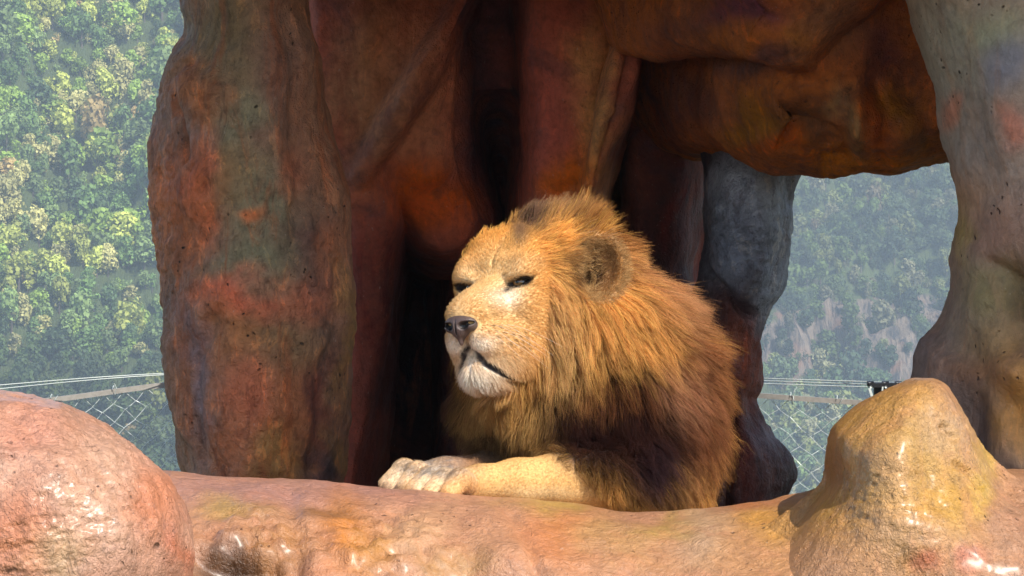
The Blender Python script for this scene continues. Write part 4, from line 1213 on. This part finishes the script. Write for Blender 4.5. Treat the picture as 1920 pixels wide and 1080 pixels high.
# eyes
m_eye, nt, N, L, b = newmat('lion_eye')
c, _ = attr(nt); L.new(c, b.inputs['Base Color']); b.inputs['Roughness'].default_value = 0.08; b.inputs['Coat Weight'].default_value = 0.5
for s in (1, -1):
    th1, ph1 = np.linspace(0, math.pi, 25), np.arange(32) * 2 * math.pi / 32
    gaze = U(np.array([0.30 * s - 0.1, 1.0, 0.05]))
    ax1 = U(np.cross(gaze, (0, 0, 1))); ax2 = np.cross(ax1, gaze)
    Vv, Cc = [], []
    for t in th1:
        for p_ in ph1:
            rr = 0.0205
            Vv.append((math.cos(t) * gaze + math.sin(t) * (math.cos(p_) * ax1 + math.sin(p_) * ax2)) * rr)
            Cc.append((.004, .004, .004) if t < .26 else ((.16, .075, .02) if t < .62 else ((.03, .02, .015) if t < .7 else (.06, .04, .03))))
    Vv = np.array(Vv); n = 32
    Ff = np.array([[i*n+j, i*n+(j+1) % n, (i+1)*n+(j+1) % n, (i+1)*n+j] for i in range(24) for j in range(n)])
    ec = np.array(EYE) * np.array([s, 1, 1]) - ERot[:, 1] * np.array([s, 1, 1]) * 0.003
    child('eye', (h2w(Vv + ec), Ff), m_eye, lion, col=np.array(Cc))

# nose pad with nostrils
def small_sdf(fn, lo, hi, st):
    ax = [np.arange(lo[q], hi[q], st) for q in range(3)]
    G3 = np.meshgrid(*ax, indexing='ij')
    F = fn(*G3); F[0] = F[-1] = 1; F[:, 0] = F[:, -1] = 1; F[:, :, 0] = F[:, :, -1] = 1
    V, Fq = surface_nets(F, ax); return smooth_mesh(V, Fq, 2), Fq
def f_nose(a, f, u):
    A = np.abs(a)
    d = ell((a, f - .124, u + .086), (.037, .022, .019))
    d = smin(d, ell((a, f - .126, u + .101), (.021, .019, .020)), .012)
    d = smin(d, ell((a, f - .126, u + .116), (.0055, .010, .020)), .008)
    d = smin(d, ell((A - .026, f - .122, u + .092), (.014, .020, .014)), .008)
    n1 = ell((A - .0190, f - .150, u + .093), (.0125, .020, .0095))
    n2 = ell((A - .031, f - .138, u + .088), (.010, .018, .0042))
    d = smax(d, -smin(n1, n2, .005), .003)
    return smax(d, -ell((a, f - .149, u + .108), (.0013, .012, .03)), .003)
vn, fn_ = small_sdf(f_nose, (-.05, .09, -.16), (.05, .165, -.055), .0013)
m_nose, nt, N, L, b = newmat('lion_nose')
c, _ = attr(nt); L.new(c, b.inputs['Base Color']); b.inputs['Roughness'].default_value = 0.5
vo = N.new('ShaderNodeTexVoronoi'); vo.inputs['Scale'].default_value = 420; L.new(mapping(nt, (1, 1, 1)), vo.inputs['Vector'])
L.new(bump(nt, vo.outputs['Distance'], 0.5, 0.001), b.inputs['Normal'])
A_ = np.abs(vn[:, 0])
hole = np.exp(-(((A_ - .0185) / .012) ** 2 + ((vn[:, 2] + .094) / .009) ** 2) ** 2) + np.exp(-(((A_ - .031) / .010) ** 2 + ((vn[:, 2] + .088) / .005) ** 2) ** 2)
hole = np.clip(hole * np.clip((.146 - vn[:, 1]) / .008, 0, 1) * 1.2, 0, 1)[:, None]
ncol = np.array([(.07, .045, .04)]) * (1 - hole) + np.array([(.006, .004, .004)]) * hole
child('nose', (h2w(vn), fn_[:, ::-1] if False else fn_), m_nose, lion, col=ncol)

# ------------------------------------------------------------------ hair
# which parts carry mane, which short fur
def mane_w(W):
    px, py = to_px(W); H = w2h(W); a, f, u = np.abs(H[:, 0]), H[:, 1], H[:, 2]
    fb = np.interp(u, [-.21, -.12], [-.015, -.036]) - .085 * np.clip((u - .01) / .06, 0, 1) * np.clip(1 - a / .105, 0, 1)
    fb = np.where(u < -.19, np.interp(u, [-.26, -.215, -.19], [.05, .03, -.055]), fb)
    m = np.clip((fb - f) / .022, 0, 1)
    dO = np.sqrt(a**2 + (f - .02)**2 + (u + .05)**2)
    m = np.maximum(m, np.clip((dO - .25) / .03, 0, 1))
    for s in (1, -1):
        q = ear_q(H, s)
        inear = np.exp(-(((q[:, 0] - .006) / .062) ** 2 + ((q[:, 2] + .006) / .078) ** 2) ** 4) * (np.abs(q[:, 1]) < .055)
        m = m * (1 - np.clip(inear, 0, 1))
    dt = np.full(len(W), 9.0)
    for lst in (arm, farm):
        for (p0, r0), (p1, r1) in zip(lst[:-1], lst[1:]):
            e = p1 - p0; t = np.clip(((W - p0) @ e) / (e @ e), 0, 1)
            dt = np.minimum(dt, np.linalg.norm(W - p0 - t[:, None] * e, axis=1) - (r0 + t * (r1 - r0)))
    am = np.clip(1.4 - dt / .03, 0, 1) * np.clip((1135 + (py - 900) * 1.1 - px) / 60, 0, 1) * np.clip((py - 836) / 14, 0, 1)
    paws = (px < 915) & (py > 855)
    m = m * (1 - np.maximum(am, paws))
    return m

def roots(n, wfun):
    tri = np.concatenate([Fl[:, [0, 1, 2]], Fl[:, [0, 2, 3]]])
    tc = Vl[tri].mean(1)
    ar = np.linalg.norm(np.cross(Vl[tri[:, 1]] - Vl[tri[:, 0]], Vl[tri[:, 2]] - Vl[tri[:, 0]]), axis=1)
    w = ar * wfun(tc, Nl[tri[:, 0]]); w = w / w.sum()
    k = RNG.choice(len(tri), n, p=w)
    r1, r2 = RNG.uniform(size=n), RNG.uniform(size=n); s = np.sqrt(r1)
    b3 = np.stack([1 - s, s * (1 - r2), s * r2], 1)
    R = (Vl[tri[k]] * b3[:, :, None]).sum(1); Nn = (Nl[tri[k]] * b3[:, :, None]).sum(1)
    return R, Nn / np.linalg.norm(Nn, axis=1)[:, None]

def vis_w(c, n):
    """thin out what faces away from the visitors"""
    return np.where(n[:, 1] < 0.25, 1.0, 0.35) * (c[:, 1] < 8.75)

def idw(px, py, keys, pw=3.0):
    K = np.array(keys, float)
    num = 0; den = 0
    for k in K:
        w = 1 / (((px - k[0])**2 + (py - k[1])**2) / 900 + 0.4) ** (pw / 2)
        num = num + w[:, None] * k[2:]; den = den + w
    return num / den[:, None]

def grow(R, Nn, flow, length, n, lift, grav, frizz, clump, nclump, hmin, seed):
    rg = np.random.default_rng(seed)
    m = len(R)
    T = flow - Nn * (np.einsum('ij,ij->i', flow, Nn))[:, None] * 0.9
    T /= np.maximum(np.linalg.norm(T, axis=1), 1e-6)[:, None]
    d = T + Nn * lift[:, None]; d /= np.linalg.norm(d, axis=1)[:, None]
    K = np.zeros((m, n, 3)); K[:, 0] = R - Nn * 0.001
    seg_ = (length / (n - 1))[:, None]
    ph = rg.uniform(0, 6.28, (m, 3)); fr = rg.uniform(2.0, 6.0, (m, 1))
    jit = rg.normal(size=(m, 3)) * 0.18
    for i in range(1, n):
        t = i / (n - 1)
        dd = d + jit * t + np.array([0, 0, -1.0]) * (grav * t)[:, None] + frizz[:, None] * np.sin(ph + fr * t * 4)
        dd /= np.linalg.norm(dd, axis=1)[:, None]
        p = K[:, i-1] + dd * seg_
        if hmin is not None:
            sd = samp(p); need = hmin * min(1, t * 2.0)
            mk = sd < need
            if mk.any():
                g = grad(p[mk]); p[mk] += g * (need[mk] - sd[mk])[:, None]
        K[:, i] = p
    if nclump:
        from mathutils import kdtree
        gi = rg.choice(m, nclump, replace=False)
        kd = kdtree.KDTree(nclump)
        for j, q in enumerate(gi): kd.insert(R[q], j)
        kd.balance()
        near = np.array([kd.find(r)[1] for r in R])
        Gk = K[gi[near]]
        t = np.linspace(0, 1, n)[None, :, None]
        c_ = (clump * rg.uniform(.5, 1.0, m))[:, None, None] * t ** 1.1
        rel = K[:, :1] - Gk[:, :1]
        K = K * (1 - c_) + (Gk + rel * (1 - t) * .6 + 0) * c_
    return K

def hair_object(name, K, rad, col, mat, parent):
    m, n = K.shape[:2]
    cd = bpy.data.hair_curves.new(name)
    cd.add_curves([n] * m)
    K = K - np.array(parent.location)
    cd.position_data.foreach_set('vector', K.astype(np.float32).ravel())
    ra = cd.attributes.get('radius') or cd.attributes.new('radius', 'FLOAT', 'POINT')
    t = np.linspace(0, 1, n)
    ra.data.foreach_set('value', (rad[:, None] * (1 - 0.75 * t ** 1.5)[None]).astype(np.float32).ravel())
    ca = cd.attributes.new('Col', 'FLOAT_COLOR', 'POINT')
    c4 = np.ones((m, n, 4), np.float32); c4[:, :, :3] = col[:, None]
    ca.data.foreach_set('color', c4.ravel())
    cd.materials.append(mat)
    o = bpy.data.objects.new(name, cd); COL.objects.link(o); o.parent = parent; o['kind'] = 'stuff'
    return o

m_hair, nt, N, L, b = newmat('lion_hair')
nt.nodes.remove(b)
c, _ = attr(nt)
hd = N.new('ShaderNodeBsdfDiffuse'); L.new(c, hd.inputs['Color'])
htr = N.new('ShaderNodeBsdfTranslucent'); L.new(c, htr.inputs['Color'])
mx = N.new('ShaderNodeMixShader'); mx.inputs[0].default_value = 0.38; L.new(hd.outputs[0], mx.inputs[1]); L.new(htr.outputs[0], mx.inputs[2])
gl = N.new('ShaderNodeBsdfHair'); gl.component = 'Reflection'; gl.inputs['RoughnessU'].default_value = 0.3; gl.inputs['RoughnessV'].default_value = 0.8
L.new(c, gl.inputs['Color'])
mx2 = N.new('ShaderNodeMixShader'); mx2.inputs[0].default_value = 0.10; L.new(mx.outputs[0], mx2.inputs[1]); L.new(gl.outputs[0], mx2.inputs[2])
L.new(mx2.outputs[0], N['Material Output'].inputs['Surface'])

# mane
NM = 160000
R, Nn = roots(NM, lambda c, n: np.clip(mane_w(c) - .15, 0, 1) * vis_w(c, n))
px, py = to_px(R); H = w2h(R)
# flow keys: px, py, right, away, up
FK = [(930, 420, .2, .8, .6), (985, 420, .4, .4, 1.0), (1060, 380, .6, .3, .9), (1130, 410, .9, .3, .5), (1050, 450, .8, .3, .3), (1190, 460, .9, .1, .35), (1060, 520, .5, 0, -.5), (1045, 600, .1, 0, -1),
      (1060, 700, -.1, -.1, -1), (1000, 760, -.15, -.1, -1), (940, 780, -.1, -.1, -1), (860, 700, -.35, 0, -1), (840, 780, -.3, 0, -1), (1120, 640, .15, -.05, -1), (1180, 580, .6, .0, -.6), (1240, 520, .9, .1, .0), (1300, 580, .95, .1, .1),
      (1230, 650, .6, 0, -.7), (1320, 680, .9, 0, -.2), (1180, 740, .2, -.1, -.9), (1280, 760, .7, 0, -.6), (1350, 800, .8, 0, -.5), (1120, 820, .1, -.2, -.9), (1220, 860, .35, -.1, -.9), (1300, 900, .5, 0, -.8), (1060, 850, -.2, -.2, -.9), (900, 850, -.3, -.1, -.9)]
fl = idw(px, py, FK)
fl = fl + .42 * np.stack([fbm(R * 13, 2, 700 + q_) for q_ in range(3)], 1)
fl /= np.linalg.norm(fl, axis=1)[:, None]
LK = [(930, 420, .03), (985, 420, .05), (1060, 400, .075), (1150, 420, .07), (1050, 470, .035), (1190, 460, .07), (1040, 560, .045), (1050, 650, .075), (1000, 760, .10), (900, 760, .09), (840, 780, .10), (1120, 600, .085), (1120, 700, .11),
      (1250, 540, .095), (1300, 640, .10), (1340, 760, .085), (1200, 750, .10), (1180, 840, .085), (1300, 880, .075), (1080, 840, .035), (1150, 856, .04), (1020, 840, .05), (1230, 920, .07), (900, 860, .07)]
ln = idw(px, py, LK)[:, 0] * RNG.uniform(.65, 1.2, NM) * (0.35 + 0.65 * np.clip(mane_w(R), 0, 1))
lift = np.clip(RNG.normal(.42, .2, NM), .08, 1.1) * np.where(py < 500, 1.35, 1.0)
tuftn = fbm(R * 20, 3, 720)
ln *= np.clip(1 + .8 * tuftn, .5, 1.6); lift = np.clip(lift * (1 + 1.6 * tuftn), .05, 1.2)
edge = RNG.uniform(size=NM) < 0.07
lift[edge] += RNG.uniform(.2, .8, edge.sum()); ln[edge] *= RNG.uniform(.6, 1.1, edge.sum())
grav = np.full(NM, .35) * np.where(py < 520, .15, 1.0)
friz = np.interp(py, [400, 600, 760, 850], [.16, .16, .28, .36]) * RNG.uniform(.5, 1.6, NM)
hm = RNG.uniform(.004, .034, NM) * np.clip(ln / .08, .3, 1.2)
K = grow(R, Nn, fl, ln, 9, lift, grav, friz, np.where(edge, .15, .72), 3000, hm, 3)
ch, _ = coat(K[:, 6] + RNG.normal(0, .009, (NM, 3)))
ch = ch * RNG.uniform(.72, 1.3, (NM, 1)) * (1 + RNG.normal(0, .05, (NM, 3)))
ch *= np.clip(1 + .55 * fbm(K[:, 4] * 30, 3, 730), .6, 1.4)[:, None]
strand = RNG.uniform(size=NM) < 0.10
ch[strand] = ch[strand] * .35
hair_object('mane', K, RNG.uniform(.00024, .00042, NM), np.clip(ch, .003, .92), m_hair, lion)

# short fur
NF = 170000
def furw(c, n):
    m = 1 - np.clip(mane_w(c) * 1.1 - .1, 0, 1)
    H = w2h(c); a = np.abs(H[:, 0])
    px, py = to_px(c)
    # bare nose, eye rims and lips
    nose = (f_nose(H[:, 0], H[:, 1], H[:, 2]) < .004)
    w = m * vis_w(c, n) * ~nose
    for s in (1, -1):
        q = (H * np.array([s, 1, 1]) - np.array(EYE)) @ ERot
        w = w * ~((np.sqrt((q[:, 0] / .0262) ** 2 + (q[:, 2] / .0088) ** 2) < 1) & (np.abs(q[:, 1]) < .045))
    dm = np.full(len(c), 9.0); Ha = np.stack([a, H[:, 1], H[:, 2]], 1)
    for p0, p1 in zip(mouth[:-1], mouth[1:]):
        p0, p1 = np.array(p0), np.array(p1); e = p1 - p0
        t = np.clip(((Ha - p0) @ e) / (e @ e), 0, 1)
        dm = np.minimum(dm, np.linalg.norm(Ha - p0 - t[:, None] * e, axis=1))
    return w * (dm > .0085) * (px < 1250)
R, Nn = roots(NF, furw)
px, py = to_px(R); H = w2h(R); A_ = np.abs(H[:, 0])
sg = np.sign(H[:, 0])
# face flow in head space: back over the bridge and brow, outward and down on the cheeks, down on the chin
ff = np.stack([sg * (.25 + 2.5 * A_), -0.9 + 0 * A_, .55 * np.clip((H[:, 2] + .06) / .08, -1.0, 1)], 1)
chin = np.clip((-.16 - H[:, 2]) / .03, 0, 1)[:, None]
ff = ff * (1 - chin) + np.stack([sg * .3, -.35 + 0 * A_, -1 + 0 * A_], 1) * chin
flw = ff @ HR.T
isarm = (py > 845) & (px < 1260) & (np.linalg.norm(R - HO, axis=1) > .27)
afl = np.stack([-.75 + 0 * px, -.25 + 0 * px, -.6 + 0 * px], 1)
flw[isarm] = afl[isarm]
flw /= np.linalg.norm(flw, axis=1)[:, None]
ln = np.where(isarm, .011, .0095)
hw = w2h(R)
ln = ln + .016 * chin[:, 0] * (~isarm) + .012 * np.clip((-hw[:, 1] - .02) / .05, 0, 1) * (~isarm) * np.clip(mane_w(R) * 3 + .3, 0, 1)
ln = np.where(isarm & (px > 1130), ln + np.clip((px - 1130) / 70, 0, 1) * .03 * np.clip((py - 880) / 40, .1, 1), ln)
ln = np.where(isarm, ln * .55, ln)
ln = np.where(isarm & (px < 905), .008, ln)
ear = np.zeros(NF, bool)
for s in (1, -1):
    q = ear_q(H, s)
    e_ = (np.abs(q[:, 0]) < .07) & (np.abs(q[:, 2]) < .085) & (np.abs(q[:, 1]) < .05)
    ear |= e_
    tuft = e_ & (q[:, 0] < .0) & (RNG.uniform(size=NF) < .30)
    ln = np.where(tuft, RNG.uniform(.012, .04, NF), ln)
ln = ln * RNG.uniform(.7, 1.25, NF)
tft = ear & (ln > .014) & (px > 1060)
flw[tft] = U(HR @ (ER[:, 0] * .8 + ER[:, 1] * .5 + ER[:, 2] * .35)) + RNG.normal(0, .35, (tft.sum(), 3))
K = grow(R, Nn, flw, ln, 5, np.clip(RNG.normal(.30, .14, NF), .05, .9) * np.where(isarm, .75, 1.0) + ear * .5, np.full(NF, .1), np.full(NF, .12) + ear * .25, np.where(isarm, .0, .3) + ear * .2, 16000, None, 5)
ch, _ = coat(R)
ch = ch * RNG.uniform(.84, 1.16, (NF, 1)) * (1 + RNG.normal(0, .02, (NF, 3)))
ch[RNG.uniform(size=NF) < .04] *= .5
ch[tft] = np.array([.62, .40, .18]) * RNG.uniform(.5, 1.3, (tft.sum(), 1))
hair_object('fur', K, RNG.uniform(.00028, .00045, NF), np.clip(ch, .003, .92), m_hair, lion)

# whiskers
wk = []
for s in (1,):
    for r_ in range(3):
        for q_ in range(3):
            p0 = np.array([s * (.062 + .004 * q_), .085 - .018 * q_, -.095 - .013 * r_])
            d0 = U((s * 1.0, .05 - .25 * q_, -.25 - .12 * r_)); L_ = random.uniform(.06, .13)
            wk.append([p0 + d0 * L_ * t + np.array([0, -.03 * t * t, -.035 * t * t]) for t in np.linspace(0, 1, 7)])
wk = h2w(np.array(wk).reshape(-1, 3)).reshape(-1, 7, 3)
hair_object('whiskers', wk, np.full(len(wk), .00028), np.tile([.85, .8, .7], (len(wk), 1)), m_hair, lion)
